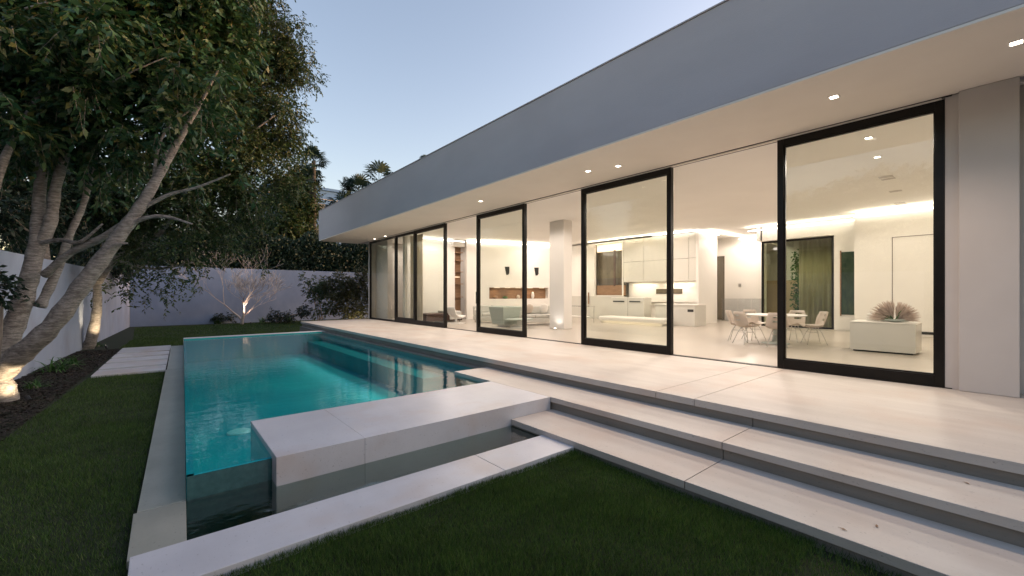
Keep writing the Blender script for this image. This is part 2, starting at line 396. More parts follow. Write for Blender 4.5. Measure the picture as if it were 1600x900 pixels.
# paving slabs
for i, (a, b, lab) in enumerate([(12.5, 13.3, 'nearest pale paving slab left of the pool, bordering the lawn'),
                                 (13.5, 14.42, 'second pale paving slab from the lawn, left of the pool'),
                                 (14.66, 15.42, 'middle pale paving slab in the strip left of the pool'),
                                 (15.68, 16.5, 'fourth pale paving slab from the near lawn, left of the pool'),
                                 (16.80, 18.3, 'farthest and deepest pale paving slab, next to the back lawn')]):
    s = MB().prism([(-1.12+(a-12.5)*.035, a), (plx(a)-w_-.01, a), (plx(b)-w_-.01, b), (-1.12+(b-12.5)*.035, b)], -.50-.05, -.452+.004*(i % 2))
    tag(s.build('paving_slab', M['stone_smooth'], bevel=.006), lab, 'paving slab', 'paving slabs left of the pool')

# ------------------------------------------------------------------ grass, mulch
def scatter_blades(name, areas, h, wd, mat, label, z0=ZG, flat=False):
    Vs = []; n_tot = 0
    for poly, dens in areas:
        P = np.array(poly); 
        tris = [(P[0], P[i], P[i+1]) for i in range(1, len(P)-1)]
        for a, b, c in tris:
            ar = abs((b[0]-a[0])*(c[1]-a[1])-(b[1]-a[1])*(c[0]-a[0]))/2; n = int(ar*dens)
            if n < 1: continue
            s = np.sqrt(rng.random(n)); r = rng.random(n)
            X = (1-s)[:, None]*a+(s*(1-r))[:, None]*b+(s*r)[:, None]*c
            k = (900/dens)**.5 if dens < 900 else 1
            hh = h*(.6+.7*rng.random(n))*(1+.25*np.sin(X[:, 0]*5+X[:, 1]*3)); ww = wd*(.7+.6*rng.random(n))*k
            an = rng.random(n)*2*np.pi; dx, dy = np.cos(an), np.sin(an)
            la = rng.random(n)*2*np.pi; ln = hh*(.15+.6*rng.random(n)) if not flat else hh*1.2
            z = np.full(n, z0)
            base = np.stack([X[:, 0], X[:, 1], z], 1)
            side = np.stack([-dy*ww, dx*ww, np.zeros(n)], 1)
            up = np.stack([np.cos(la)*ln, np.sin(la)*ln, hh if not flat else hh*.35*rng.random(n)], 1)
            if flat: side[:, 2] = ww*rng.normal(0, .4, n); base[:, 2] += .012*rng.random(n)
            tipw = .15 if not flat else .9
            Vs.append(np.stack([base-side, base+side, base+up+side*tipw, base+up-side*tipw], 1).reshape(-1, 3)); n_tot += n
    V = np.concatenate(Vs); Fc = np.arange(len(V)).reshape(-1, 4)
    return tag(np_mesh(name, V, Fc, mat), label, None, None, 'stuff')
scatter_blades('grass', [([(-.3, .9), (LX, .9), (LX, 3.16), (-.3, 3.16)], 16000), ([(1.0, -1.2), (LX, -1.2), (LX, .9), (1.0, .9)], 6000)],
               .036, .002, M['grass'], 'short dark green turf of the near lawn', -.475)
scatter_blades('grass', [([(-2.2, 1.5), (-.14, 1.5), (-.14, 3.9), (-2.2, 3.9)], 7000),
                         ([(-1.75, 3.9), (plx(3.9)-w_-.0, 3.9), (plx(8)-w_-.0, 8), (-1.45, 8)], 6500),
                         ([(-1.45, 8), (plx(8)-w_, 8), (plx(12.5)-w_, 12.5), (-1.16, 12.5)], 4000)],
               .036, .002, M['grass'], 'dark lawn strip between the mulch bed and the pool')
scatter_blades('grass', [([(-1.0, 18.3), (.3, 18.3), (5.0, 18.0), (5.0, 22), (-.8, 22)], 1500), ([(-.8, 22), (9.5, 22), (9.5, 29.6), (-1.0, 29.2)], 700)],
               .06, .003, M['grass'], 'dark back lawn beyond the far end of the pool')
scatter_blades('mulch', [([(-2.9, 4.5), (-1.72, 4.5), (-1.45, 8), (-2.6, 8)], 2600), ([(-2.6, 8), (-1.45, 8), (-.95, 18.4), (-1.95, 18.4)], 1800)],
               .03, .008, M['mulch'], 'dark bark mulch in the bed along the left wall', -.487, flat=True)

# ------------------------------------------------------------------ garden walls
lw = MB(); pts = [(-3.05, 2.0), (-2.45, 10.6), (-2.25, 13.5), (-1.92, 18.8), (-1.25, 30.5)]
zt = [2.05, 2.1, 2.12, 2.15, 2.3]
for i in range(4):
    (x0, y0), (x1, y1) = pts[i], pts[i+1]
    lw.add([(x0-.22, y0, -.6), (x0, y0, -.6), (x1, y1, -.6), (x1-.22, y1, -.6), (x0-.22, y0, zt[i]), (x0, y0, zt[i]), (x1, y1, zt[i+1]), (x1-.22, y1, zt[i+1])],
           [(0, 3, 7, 4), (1, 5, 6, 2), (4, 7, 6, 5)] + ([(0, 4, 5, 1)] if i == 0 else []) + ([(2, 6, 7, 3)] if i == 3 else []))
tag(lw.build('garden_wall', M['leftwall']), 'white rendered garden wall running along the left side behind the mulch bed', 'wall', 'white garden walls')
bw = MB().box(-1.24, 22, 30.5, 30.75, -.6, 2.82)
tag(bw.build('garden_wall', M['gardenwall'], bevel=.01), 'white rendered garden wall across the back behind the bare tree', 'wall', 'white garden walls')

# ------------------------------------------------------------------ the house
GX = 8.26; ZS = 3.95
house = empty('modern_house', (GX, 10, 0), 'long low modern white house with deep flat roof and open glass doors', 'house')
RY1 = 22.66; RX = 6.17
MB().box(RX, 26, -9, RY1, ZS+.03, 5.43).build('roof', M['stucco'], house, bevel=.01)
MB().box(RX-.02, 26.02, -9, RY1+.02, 5.431, 5.45).build('roof_edge', M['stucco'], house)
MB().box(RX+.003, GX-.12, -9, RY1-.003, ZS, ZS+.029).build('soffit', M['soffit'], house)
MB().box(GX+.06, 25.9, -5, 21.3, ZS, ZS+.029).build('ceiling', M['ceil'], house)
MB().box(HX, 26, -5, 21.3, -.3, .0).build('floor', M['floor'], house)
# head and sill tracks
tk = MB(); tk.box(GX-.12, GX+.055, .56, 21.2, ZS-.012, ZS+.02); tk.box(GX-.10, GX+.03, .56, 21.2, .001, .012)
tk.mi = 0; tk.build('door_track', M['frame'], house)
tw = MB(); tw.box(GX-.115, GX-.045, .66, 21.1, ZS-.03, ZS-.0125); tw.build('track_cover', M['soffit'], house)
# walls
def wall(x0, x1, y0, y1, z0=0, z1=ZS-.002, mat='white', name='interior_wall', bevel=0):
    return MB().box(x0, x1, y0, y1, z0+.002, z1).build(name, M[mat], house, bevel=bevel)
wall(8.17, 8.45, .495, .628, mat='wallgrey', name='wall')
wall(8.08, 8.45, -.02, .494, mat='wallgrey', name='wall', bevel=.008)
wall(8.46, 8.75, -6, .30, mat='wallgrey', name='wall')
wall(8.45, 26, -1.8, -1.5)
wall(GX+.02, 25.5, 21.2, 21.5, mat='wallgrey', name='wall')
wall(25.5, 25.8, -5, 21.5, mat='wallgrey', name='wall')

# glass door panels
def handle(parent, x, y, z):
    MB().box(x-.05, x, y-.02, y+.02, z-.16, z+.16).build('handle', M['black'], parent, bevel=.006)
def panel(y0, y1, x=GX-.10, st_=.095, bot=.15, top=.12, dep=.11, hnd=None, lab=None, mat='glass', name='sliding_door'):
    f = MB(); z0, z1 = .013, ZS-.032
    f.box(x, x+dep, y0, y0+st_, z0, z1); f.box(x, x+dep, y1-st_, y1, z0, z1)
    f.box(x+.002, x+dep-.002, y0+st_, y1-st_, z0, z0+bot); f.box(x+.002, x+dep-.002, y0+st_, y1-st_, z1-top, z1)
    # inner glazing bead
    b = .018
    for (a0, a1, c0, c1) in ((y0+st_, y0+st_+b, z0+bot, z1-top), (y1-st_-b, y1-st_, z0+bot, z1-top), (y0+st_+b, y1-st_-b, z0+bot, z0+bot+b), (y0+st_+b, y1-st_-b, z1-top-b, z1-top)):
        f.box(x+.03, x+dep-.02, a0, a1, c0, c1)
    fo = f.build(name, M['frame'], house, bevel=.004)
    if lab: fo['label'] = lab
    gl = MB().quad((x+dep*.5, y0+st_+b, z0+bot+b), (x+dep*.5, y1-st_-b, z0+bot+b), (x+dep*.5, y1-st_-b, z1-top-b), (x+dep*.5, y0+st_+b, z1-top-b))
    g = gl.build('pane', M[mat]); g.parent = fo
    if hnd is not None:
        h = MB().box(x-.045, x-.001, hnd-.02, hnd+.02, .95, 1.35).build('handle', M['black'], bevel=.006); h.parent = fo
    return fo
panel(.63, 2.65); panel(4.62, 7.06); panel(9.22, 11.65, hnd=11.60); panel(13.7, 16.2)
panel(16.25, 18.06, x=GX-.06, st_=.07, bot=.2, top=.08, dep=.08, name='fixed_window')
panel(18.08, 21.18, x=GX-.06, st_=.10, bot=.05, top=.08, dep=.08, name='fixed_window')

# interior partitions
wall(17.6, 17.9, -1.5, 3.45)
MB().box(17.585, 17.6, -1.4, 2.85, .06, .14).build('skirting', M['black'], house)
dl = MB(); 
for a in ((2.50, 2.515, .1, 3.05), (-.6, 2.5, 3.035, 3.05)): dl.box(17.592, 17.6, *a)
dl.build('door_outline', M['joint'], house)
wall(18.5, 18.75, 3.45, 4.2)
wall(18.5, 18.75, 4.2, 6.6, z0=3.38)
wall(18.5, 22.2, 6.55, 6.75, z0=3.4)
wall(20.8, 21.1, 7.28, 9.0); wall(20.8, 21.1, 9.0, 9.35, z0=3.1); wall(17.95, 21.1, 9.6, 9.8)
wall(22.2, 22.4, 4.0, 9.5)
MB().box(22.17, 22.199, 4.5, 7.9, .0, 1.9).build('wall_glow', M['peach_glow'], house)  # thin patch painting the warm lit lower part of the recess wall
MB().box(20.90, 21.05, 9.0, 9.6, .02, 3.1).build('door', M['mirror'], house)
MB().box(20.86, 20.899, 9.0, 9.04, .02, 3.1).build('door_edge', M['wood'], house)
# tall mirror strip
MB().box(18.47, 18.499, 3.55, 3.98, .55, 2.75).build('mirror', M['greenglass'], house)
MB().box(18.452, 18.499, 3.985, 4.02, .5, 2.8).build('mirror_edge', M['wood'], house)
# inner sliding glass with garden beyond
fi = MB(); x = 18.5
for a in ((4.2, 4.27), (5.72, 5.79), (6.5, 6.57)): fi.box(x, x+.08, a[0], a[1], .0, 3.36)
fi.box(x+.002, x+.078, 4.27, 6.5, 3.29, 3.36); fi.box(x+.002, x+.078, 4.27, 6.5, .003, .06)
fi_o = fi.build('rear_sliding_door', M['frame'], house)
g = MB().quad((x+.04, 4.27, .06), (x+.04, 6.5, .06), (x+.04, 6.5, 3.29), (x+.04, 4.27, 3.29)).build('pane', M['glassgreen']); g.parent = fi_o
# kitchen core walls
wall(17.2, 18.9, 8.50, 8.62)
wall(17.95, 18.1, 8.62, 15.9, mat='white')
# angled fireplace wall, X from 11.3 to 17.3
ax0, ay0, ax1, ay1 = 11.62, 17.42, 17.4, 15.83
ang = math.atan2(ay1-ay0, ax1-ax0); L = math.hypot(ax1-ax0, ay1-ay0)
def aw(s, d): return (ax0+math.cos(ang)*s-math.sin(ang)*d*-1*-1, ay0+math.sin(ang)*s+math.cos(ang)*d)
fw = MB()
def awbox(mb, s0, s1, d0, d1, z0, z1):
    mb.prism([aw(s0, d0), aw(s1, d0), aw(s1, d1), aw(s0, d1)], z0, z1)
# niche seen at s from 1.3 to 4.5, z .96 to 1.6
n0, n1, nz0, nz1 = 1.20, 4.60, 1.02, 1.60
awbox(fw, 0, n0, 0, .3, .002, ZS-.002); awbox(fw, n1, L, 0, .3, .002, ZS-.002)
awbox(fw, n0, n1, 0, .3, .002, nz0); awbox(fw, n0, n1, 0, .3, nz1, ZS-.002)
fw.build('fireplace_wall', M['white'], house)
nb = MB(); awbox(nb, n0, n1, .31, .36, nz0-.05, nz1+.05); nb.build('niche_back', M['wood'], house)
for s in (1.5, 2.1, 2.7, 3.4, 4.1):
    nl = MB(); awbox(nl, s, s+.3, .06, .09, nz1-.02, nz1-.003); nl.build('niche_lamp', M['warmglow'], house)
# shelf niche and partition left of it
wall(8.5, 11.15, 17.75, 17.95)
sh = MB()
for z in (.3, 1.1, 1.75, 2.35, 2.9, 3.3): sh.box(11.16, 11.58, 17.65, 17.95, z, z+.03)
sh.box(10.95, 11.62, 17.96, 18.0, .002, 3.7)
sh.build('shelves', M['wood'], house)
wall(10.95, 11.63, 17.55, 17.95, z0=3.6)
MB().box(11.0, 11.55, 17.93, 17.955, 2.1, 2.13).build('shelf_lamp', M['warmglow'], house)
wall(8.55, 8.8, 19.75, 21.2, mat='wallgrey')
wall(12.2, 12.4, 17.95, 21.2, mat='wallgrey')
# column
cx, cy, _ = Q(876, 459, 15.6)
col_o = MB().box(cx-.22, cx+.22, cy-.36, cy+.36, .002, ZS-.002).build('column', M['white'], house, bevel=.01)
# cove strips on the walls
def cove(mb, x0, x1, y0, y1, z=3.80): mb.box(x0, x1, y0, y1, z, z+.03)
for a in ((17.50, 17.56, -1.4, 3.45), (18.30, 18.36, 3.5, 7.0)):
    cv = MB(); cove(cv, *a); cv.build('cove_light', M['cove'], house)
for a in ((17.12, 17.17, 8.45, 10.6, 3.9), (17.25, 18.85, 8.38, 8.43, 3.85), (20.66, 20.72, 7.3, 8.3, 3.8)):
    cv = MB(); cove(cv, *a); cv.build('cove_light', M['coolcove'], house)
cv = MB(); awbox(cv, .0, 5.6, -.10, -.05, 3.84, 3.875); cove(cv, 9.0, 11.6, 17.55, 17.6, 3.84); cv.build('cove_light', M['coolcove'], house)
# lights for the coves (they wash the ceiling and the walls)
def area(loc, rot, sx, sy, e, c=(1, .86, .70), name='lamp'):
    l = bpy.data.lights.new(name, 'AREA'); l.shape = 'RECTANGLE'; l.size = sx; l.size_y = sy; l.energy = e*KL; l.color = c
    o = bpy.data.objects.new(name, l); col.objects.link(o); o.location = loc; o.rotation_euler = rot; return o
def spot(loc, target, e, ang=110, blend=.8, c=(1, .82, .62), r=.06, name='lamp'):
    l = bpy.data.lights.new(name, 'SPOT'); l.energy = e*KL; l.spot_size = R(ang); l.spot_blend = blend; l.color = c; l.shadow_soft_size = r
    o = bpy.data.objects.new(name, l); col.objects.link(o); o.location = loc
    o.rotation_euler = (Vector(target)-Vector(loc)).to_track_quat('-Z', 'Y').to_euler(); return o
area((17.40, 1.0, 3.74), (R(180), R(-25), 0), .06, 4.8, 30)
area((18.20, 5.2, 3.74), (R(180), R(-25), 0), .06, 3.4, 22)
area((17.05, 11.5, 3.80), (R(180), R(-25), 0), .06, 5.5, 34)
m_ = aw(2.8, -.2); area((m_[0], m_[1], 3.78), (R(180+25), 0, ang), 5.4, .06, 26)
area((19, 8.2, 3.8), (R(180), 0, 0), 3, .06, 22)

# downlights inside and in the soffit
def downlight(x, y, z, label, grp, e, c=(1, .80, .60), ang=125, s=.042, lit=True, blend=.9):
    t = empty('downlight', (x, y, z), label, 'ceiling light', grp)
    MB().box(x-s-.018, x+s+.018, y-s-.018, y+s+.018, z-.008, z-.001).build('trim', M['white'], t)
    MB().box(x-s, x+s, y-s, y+s, z-.0115, z-.0085).build('lens', M['lamp'] if lit else M['metal'], t)
    if e: spot((x, y, z-.03), (x, y, 0), e, ang, blend, c)
pos = lambda u, v: G2(u, v, ZS)
def G2(u, v, z):
    D = F*(z-CAMZ)/(HZ-v); p = Q(u, v, D); return p[0], p[1]
sof = [((1303, 151), 'square soffit downlight above the nearest glass door'),
       ((966, 259), 'soffit downlight nearer the glass of the middle pair'),
       ((919, 267), 'soffit downlight nearer the fascia of the middle pair'),
       ((751, 314), 'soffit downlight between the middle pair and the far pair'),
       ((610, 369.5), 'far soffit downlight close to the last window'),
       ((590, 373.5), 'farthest soffit downlight near the roof end'),
       ((1588, 66), 'warm soffit downlight at the right edge of the picture')]
for (uv, lab) in sof:
    xx, yy = G2(*uv, ZS); downlight(min(xx, 8.0), yy, ZS, lab, 'soffit downlights', 0)
inn = [((1357, 215), 'interior ceiling light nearest the first glass door'), ((1371, 245), 'second interior ceiling light behind the first glass door')]
for (uv, lab) in inn:
    xx, yy = G2(*uv, ZS); downlight(xx, yy, ZS, lab, 'interior downlights', 0)
for uv, lab in [((1386, 278), 'double slot ceiling vent farthest forward above the white console'), ((1401, 300), 'single slot ceiling vent above the white console'), ((1407, 318), 'small double slot ceiling vent near the back wall')]:
    xx, yy = G2(*uv, ZS)
    b = MB(); b.box(xx-.25, xx-.05, yy-.12, yy+.12, ZS-.006, ZS-.001)
    if 'double' in lab: b.box(xx+.05, xx+.2, yy-.12, yy+.12, ZS-.006, ZS-.001)
    tag(b.build('ceiling_vent', M['wallgrey']), lab, 'vent', 'ceiling vents')
# deck pools of light
for yy in (19.6, 16.6, 13.4, 10.2, 7.0, 3.9, .9): spot((6.6, yy, ZS-.03), (6.0, yy, 0), 230, 140, 1, (1, .75, .56), .05)
# room light
for xx, yy, e in ((9.7, 1.6, 95), (9.7, 5, 95), (14.5, 1.5, 90), (14.5, 5, 90), (9.6, 9, 80), (14.8, 9.5, 95), (14.2, 13, 95), (9.6, 12.9, 85), (9.8, 16.1, 90), (10, 19.4, 75), (14.6, 15.2, 50), (19.5, 7.6, 90)):
    spot((xx, yy, ZS-.03), (xx, yy, 0), e*2.75, 172, .25, (1, .875, .775), .12)
spot((20.6, 5.2, 3.2), (20.5, 5.0, 0), 110, 160, .8, (1, .9, .6), .2)

# ------------------------------------------------------------------ kitchen and furniture
KX = 17.2
kb = empty('kitchen_cabinets', (KX, 11.5, 0), 'wall of pale lacquered kitchen cabinets with lit recess beyond the open doors', 'kitchen cabinets')
def ku(u): 
    D = F*KX/(cT*(u-250)); return (D-KX*sT)/cT
def kz(u, v):
    D = F*KX/(cT*(u-250)); return CAMZ-(v-HZ)/F*D
yA, yB, yC = 8.62, ku(974), ku(929)
ztop = 3.86; zb = kz(1040, 439.5)
ys = [yA, ku(1076), ku(1041), ku(1006), yB]
for i in range(4):
    for (a, b) in ((zb, zb+(ztop-zb)*.47), (zb+(ztop-zb)*.47+.012, ztop)):
        MB().box(KX, KX+.5, ys[i]+.006, ys[i+1]-.006, a, b).build('cabinet_door', M['lacquer'], kb, bevel=.004)
MB().box(KX+.02, KX+.7, yA, yC+.3, ztop+.01, ztop+.04).build('cornice', M['black'], kb)
MB().box(KX+.45, KX+.7, yA, yB, .9, zb).build('backsplash', M['white'], kb)
MB().box(KX+.43, KX+.449, ku(1058), ku(1017), 1.28, 1.50).build('slot_niche', M['mirror'], kb)
for yy in (9.6, 11.3): area((KX+.25, yy, zb-.02), (0, 0, 0), .08, 1.3, 9, (1, .84, .66))
# framed pass-through
pf = MB(); y0, y1 = yB+.03, yC
zt1, zb1 = kz(950, 379), kz(950, 463)
pf.box(KX, KX+.06, y0, y0+.05, zb1, zt1); pf.box(KX, KX+.06, y1-.05, y1, zb1, zt1); pf.box(KX, KX+.06, y0+.05, y1-.05, zb1, zb1+.05); pf.box(KX, KX+.06, y0+.05, y1-.05, zt1-.05, zt1)
pf.build('display_frame', M['white'], kb)
MB().box(KX+.3, KX+.34, y0, y1, zb1, zt1).build('display_back', M['mirror'], kb)
MB().box(KX+.1, KX+.3, y0+.05, y1-.05, zb1+.05, zb1+.55).build('display_counter', M['wood'], kb)
MB().box(KX+.12, KX+.29, y0+.06, y1-.06, zt1-.42, zt1-.06).build('display_lamp', M['warmglow'], kb)
MB().box(KX+.1, KX+.12, y0+.5, y0+.62, zb1+.5, zt1-.4).build('display_post', M['darkwood'], kb)
MB().box(KX+.0, KX+.1, yB+.0, yC+1.6, zt1+.003, ztop).build('upper_panel', M['white'], kb)
MB().box(KX+.02, KX+.12, yB, yC+1.6, .002, zb1-.003).build('lower_panel', M['lacquer'], kb)
MB().box(KX, KX+.1, yC+.02, yC+1.6, zb1, zt1).build('side_panel', M['white'], kb)
MB().box(KX-.02, KX-.003, yC+.35, yC+.42, .75, 1.35).build('bar_handle', M['wood'], kb)

def unit(name, u0, u1, vt, vb, X, dep, mat, label, cat):
    def yy(u): D = F*X/(cT*(u-250)); return (D-X*sT)/cT
    D = F*X/(cT*((u0+u1)/2-250)); zt_ = CAMZ-(vt-HZ)/F*D
    y0, y1 = yy(u1), yy(u0)
    t = empty(name, (X, (y0+y1)/2, 0), label, cat)
    return t, X, dep, y0, y1, zt_
t, X, dep, y0, y1, z1 = unit('kitchen_counter', 955, 1006, 465, 495, 16.2, .6, 'lacquer', 'pale kitchen counter with two dark drawer handles', 'counter')
MB().box(X, X+dep, y0, y1, .12, z1-.03).build('body', M['lacquer'], t, bevel=.005)
MB().box(X-.01, X+dep, y0-.01, y1+.01, z1-.028, z1).build('worktop', M['white'], t, bevel=.004)
MB().box(X+.06, X+dep-.05, y0+.03, y1-.03, .003, .12).build('plinth', M['black'], t)
for a, b in ((.10, .42), (.58, .93)):
    MB().box(X-.03, X-.001, y0+(y1-y0)*a, y0+(y1-y0)*b, z1-.20, z1-.15).build('handle', M['black'], t)
MB().box(X-.004, X-.0005, (y0+y1)/2-.05, (y0+y1)/2-.04, .13, z1-.04).build('drawer_gap', M['joint'], t)
t, X, dep, y0, y1, z1 = unit('kitchen_island', 1024, 1086, 475, 502, 15.9, .9, 'lacquer', 'white kitchen island with a small dark vent at its right end', 'kitchen island')
MB().box(X, X+dep, y0, y1, .003, z1-.05).build('body', M['lacquer'], t, bevel=.006)
MB().box(X-.03, X+dep+.03, y0-.03, y1+.03, z1-.048, z1).build('worktop', M['white'], t, bevel=.006)
MB().box(X-.006, X-.001, y0+.06, y0+.30, z1-.30, z1-.20).build('vent', M['black'], t)
# tap
tp = MB().tube([(16.3, 13.1, z1), (16.3, 13.1, z1+.25), (16.2, 13.1, z1+.31), (16.05, 13.1, z1+.26)], .012, 8)
# low rounded step with glow in front of the kitchen
t = empty('low_platform', (14.9, 10.5, 0), 'low rounded white platform on the floor in front of the kitchen', 'platform')
b = MB().box(14.9, 15.75, 8.75, 11.9, .08, .30); b.build('top', M['white'], t, bevel=.07, seg=5)
MB().box(15.0, 15.7, 8.85, 11.8, .003, .08).build('plinth', M['warmglow'] if 0 else M['white'], t)
area((14.86, 10.3, .07), (0, R(-60), 0), .05, 2.8, 1.2, (1, .8, .5))
# glass table left of the counter
t = empty('glass_table', (14.4, 12.7, 0), 'clear glass table with pale frame left of the kitchen counter', 'table')
MB().box(14.1, 14.8, 12.0, 13.4, .72, .74).build('tabletop', M['railglass'], t)
for a, b in ((14.13, 12.03), (14.77, 12.03), (14.13, 13.37), (14.77, 13.37)): MB().tube([(a, b, .003), (a, b, .72)], .018, 8).build('leg', M['metal'], t)
MB().box(14.2, 14.7, 12.1, 13.3, .25, .28).build('shelf', M['white'], t)

# glass rail
t = empty('glass_railing', (20.4, 8.0, 0), 'frameless glass railing in front of the white core wall', 'railing')
for a, b in ((7.1, 7.65), (7.67, 8.22), (8.24, 8.95)): MB().box(20.38, 20.395, a, b, .03, 1.06).build('panel', M['railglass'], t)
MB().box(20.36, 20.42, 7.08, 8.97, .003, .03).build('base_channel', M['metal'], t)
# wall thermostat and pendant
tag(MB().box(20.775, 20.799, 8.25, 8.37, 1.6, 1.75).build('wall_switch', M['metal'], bevel=.004), 'small grey control on the white core wall', 'wall control')

# white console box with plume arrangement
t = empty('console_block', (11.95, 1.85, 0), 'glossy white rectangular block table holding a dried plume arrangement', 'console table')
X0 = 11.95; y0_, y1_ = 1.34, 2.42
MB().box(X0, X0+.85, y0_, y1_, .035, .64).build('body', M['lacquer'], t, bevel=.006)
MB().box(X0-.01, X0+.86, y0_-.01, y1_+.01, .642, .665).build('top', M['white'], t, bevel=.006)
MB().box(X0+.05, X0+.8, y0_+.05, y1_-.05, .003, .035).build('plinth', M['black'], t)
px, py = X0+.30, y0_+.36
t = empty('plume_arrangement', (px, py, .666), 'spread of dried pinkish plumes with green leaves in a shallow bowl on the white block', 'plant arrangement')
MB().lathe((px, py, .667), [(.05, 0), (.20, .02), (.27, .06), (.25, .065), (.1, .03)], 22, .6, 1.1).build('bowl', M['fabricgreen'], t, smooth=True)
Vs = []; 
for sgn in (-1, 1):
    for i in range(420):
        a = R(random.uniform(-5, 92)); L_ = random.uniform(.20, .46)*(1 if sgn > 0 else .9); dx = random.gauss(0, .38)
        d = Vector((dx, sgn*math.cos(a)*.8, math.sin(a)*1.1+.08)).normalized(); b0 = Vector((px, py+sgn*.03, .70))
        s = d.cross(Vector((1, 0, .3))).normalized()*.0075
        m1 = b0+d*L_*.6+Vector((0, 0, .02)); e1 = b0+d*L_
        Vs += [b0-s*.3, b0+s*.3, m1+s*1.6, m1-s*1.6, m1-s*1.6, m1+s*1.6, e1+s*.3, e1-s*.3]
np_mesh('plumes', [tuple(Vector(v)-Vector((px, py, .666))) for v in Vs], np.arange(len(Vs)).reshape(-1, 4), M['feather'], t)
Vs = []
for a, sg in ((60, -1), (52, 1), (25, 1)):
    d = Vector((-.25, sg*math.cos(R(a)), math.sin(R(a)))).normalized(); s = Vector((1, .3*sg, 0)).normalized().cross(d).normalized()*.03
    b0 = Vector((px-.05, py, .70)); 
    Vs += [b0, b0+d*.16+s, b0+d*.36, b0+d*.16-s]
np_mesh('leaves', [tuple(Vector(v)-Vector((px, py, .666))) for v in Vs], np.arange(len(Vs)).reshape(-1, 4), M['strap'], t)
bxx = empty('tissue_box', (X0+.6, y1_-.35, .666), 'small white box at the back of the white block table', 'box')
MB().box(X0+.5, X0+.7, y1_-.5, y1_-.2, .667, .83).build('body', M['white'], bxx, bevel=.006)
MB().box(X0+.54, X0+.66, y1_-.44, y1_-.26, .8302, .836).build('lid', M['lacquer'], bxx)

# dining table and chairs
TX, TY = 12.2, 4.0
t = empty('dining_table', (TX, TY, 0), 'round white dining table with a pedestal ringed by shell chairs', 'table')
MB().lathe((TX, TY, .715), [(.64, .0), (.68, .012), (.68, .026), (.66, .034)], 48).build('tabletop', M['white'], t, smooth=False)
MB().lathe((TX, TY, .004), [(.32, 0), (.30, .015), (.08, .05), (.05, .3), (.06, .6), (.16, .71)], 32).build('pedestal', M['fabricgreen'], t, smooth=True)
def make_chair(loc, rz, label):
    t = empty('dining_chair', loc, label, 'chair', 'shell chairs around the dining table', rz)
    # shell: seat then back, facing -x local toward the table
    nU, nV = 11, 15; V = []; 
    for layer in (0, 1):
        for j in range(nV):
            s = j/(nV-1)
            for i in range(nU):
                q = -1+2*i/(nU-1)
                if s < .5:
                    xx = -.24+s/.5*.40; zz = .44-.02*math.sin(s/.5*math.pi); wd = .21+.035*math.sin(s/.5*math.pi)
                else:
                    k = (s-.5)/.5; xx = .16+.10*k+.05*math.sin(k*1.5); zz = .44+.38*k**1.15; wd = .235*(1-.25*k**3)
                zz2 = zz+(.06*q*q if s < .5 else .05*q*q*(1-(s-.5)*2)); xx2 = xx-(.10*q*q*min(1, max(0, (s-.35)*2.5)))
                V.append((xx2-(.012 if layer else 0), q*wd, zz2+(.012 if layer else 0)))
    Fc = []; n = nU*nV
    for j in range(nV-1):
        for i in range(nU-1):
            if j in (10, 12) and 3 <= i <= 6: continue      # slots in the back
            a = j*nU+i; Fc += [(a, a+1, a+nU+1, a+nU), (n+a+nU, n+a+nU+1, n+a+1, n+a)]
    for i in range(nU-1): Fc += [(i+1, i, n+i, n+i+1), ((nV-1)*nU+i, (nV-1)*nU+i+1, n+(nV-1)*nU+i+1, n+(nV-1)*nU+i)]
    for j in range(nV-1): Fc += [(j*nU, (j+1)*nU, n+(j+1)*nU, n+j*nU), ((j+1)*nU+nU-1, j*nU+nU-1, n+j*nU+nU-1, n+(j+1)*nU+nU-1)]
    np_mesh('shell', V, Fc, M['shell'], t, smooth=True)
    for a in (-1, 1):
        for b in (-1, 1):
            lg_ = MB().tube([(.0+a*.06, b*.07, .43), (a*.13, b*.12, .30), (.0+a*.22, b*.21, .004)], .009, 6)
            lg_.build('leg', M['metal'], t, rel=False)
    cr_ = MB().tube([(-.13, -.12, .30), (.13, .12, .30)], .006, 5); cr_.tube([(.13, -.12, .302), (-.13, .12, .302)], .006, 5)
    cr_.build('cross_brace', M['metal'], t, rel=False)
    return t
base = [(200, 'shell chair with its back to the camera, nearest the glass doors'), (150, 'shell chair at the left end of the dining table'),
        (105, 'shell chair behind the left side of the dining table'), (55, 'shell chair on the far side of the dining table'),
        (-10, 'shell chair behind the right side of the dining table'), (-55, 'shell chair at the right end of the dining table')]
def dup(root, loc, rz, label):
    r = root.copy(); col.objects.link(r); r.location = loc; r.rotation_euler = (0, 0, rz); r['label'] = label
    for ch in list(root.children):
        c = ch.copy(); col.objects.link(c); c.parent = r
    return r
c0 = None
for a, lab in base:
    rr = .86; th = R(a); loc = (TX+rr*math.cos(th), TY+rr*math.sin(th), 0)
    if c0 is None: c0 = make_chair(loc, th, lab)
    else: dup(c0, loc, th, lab)

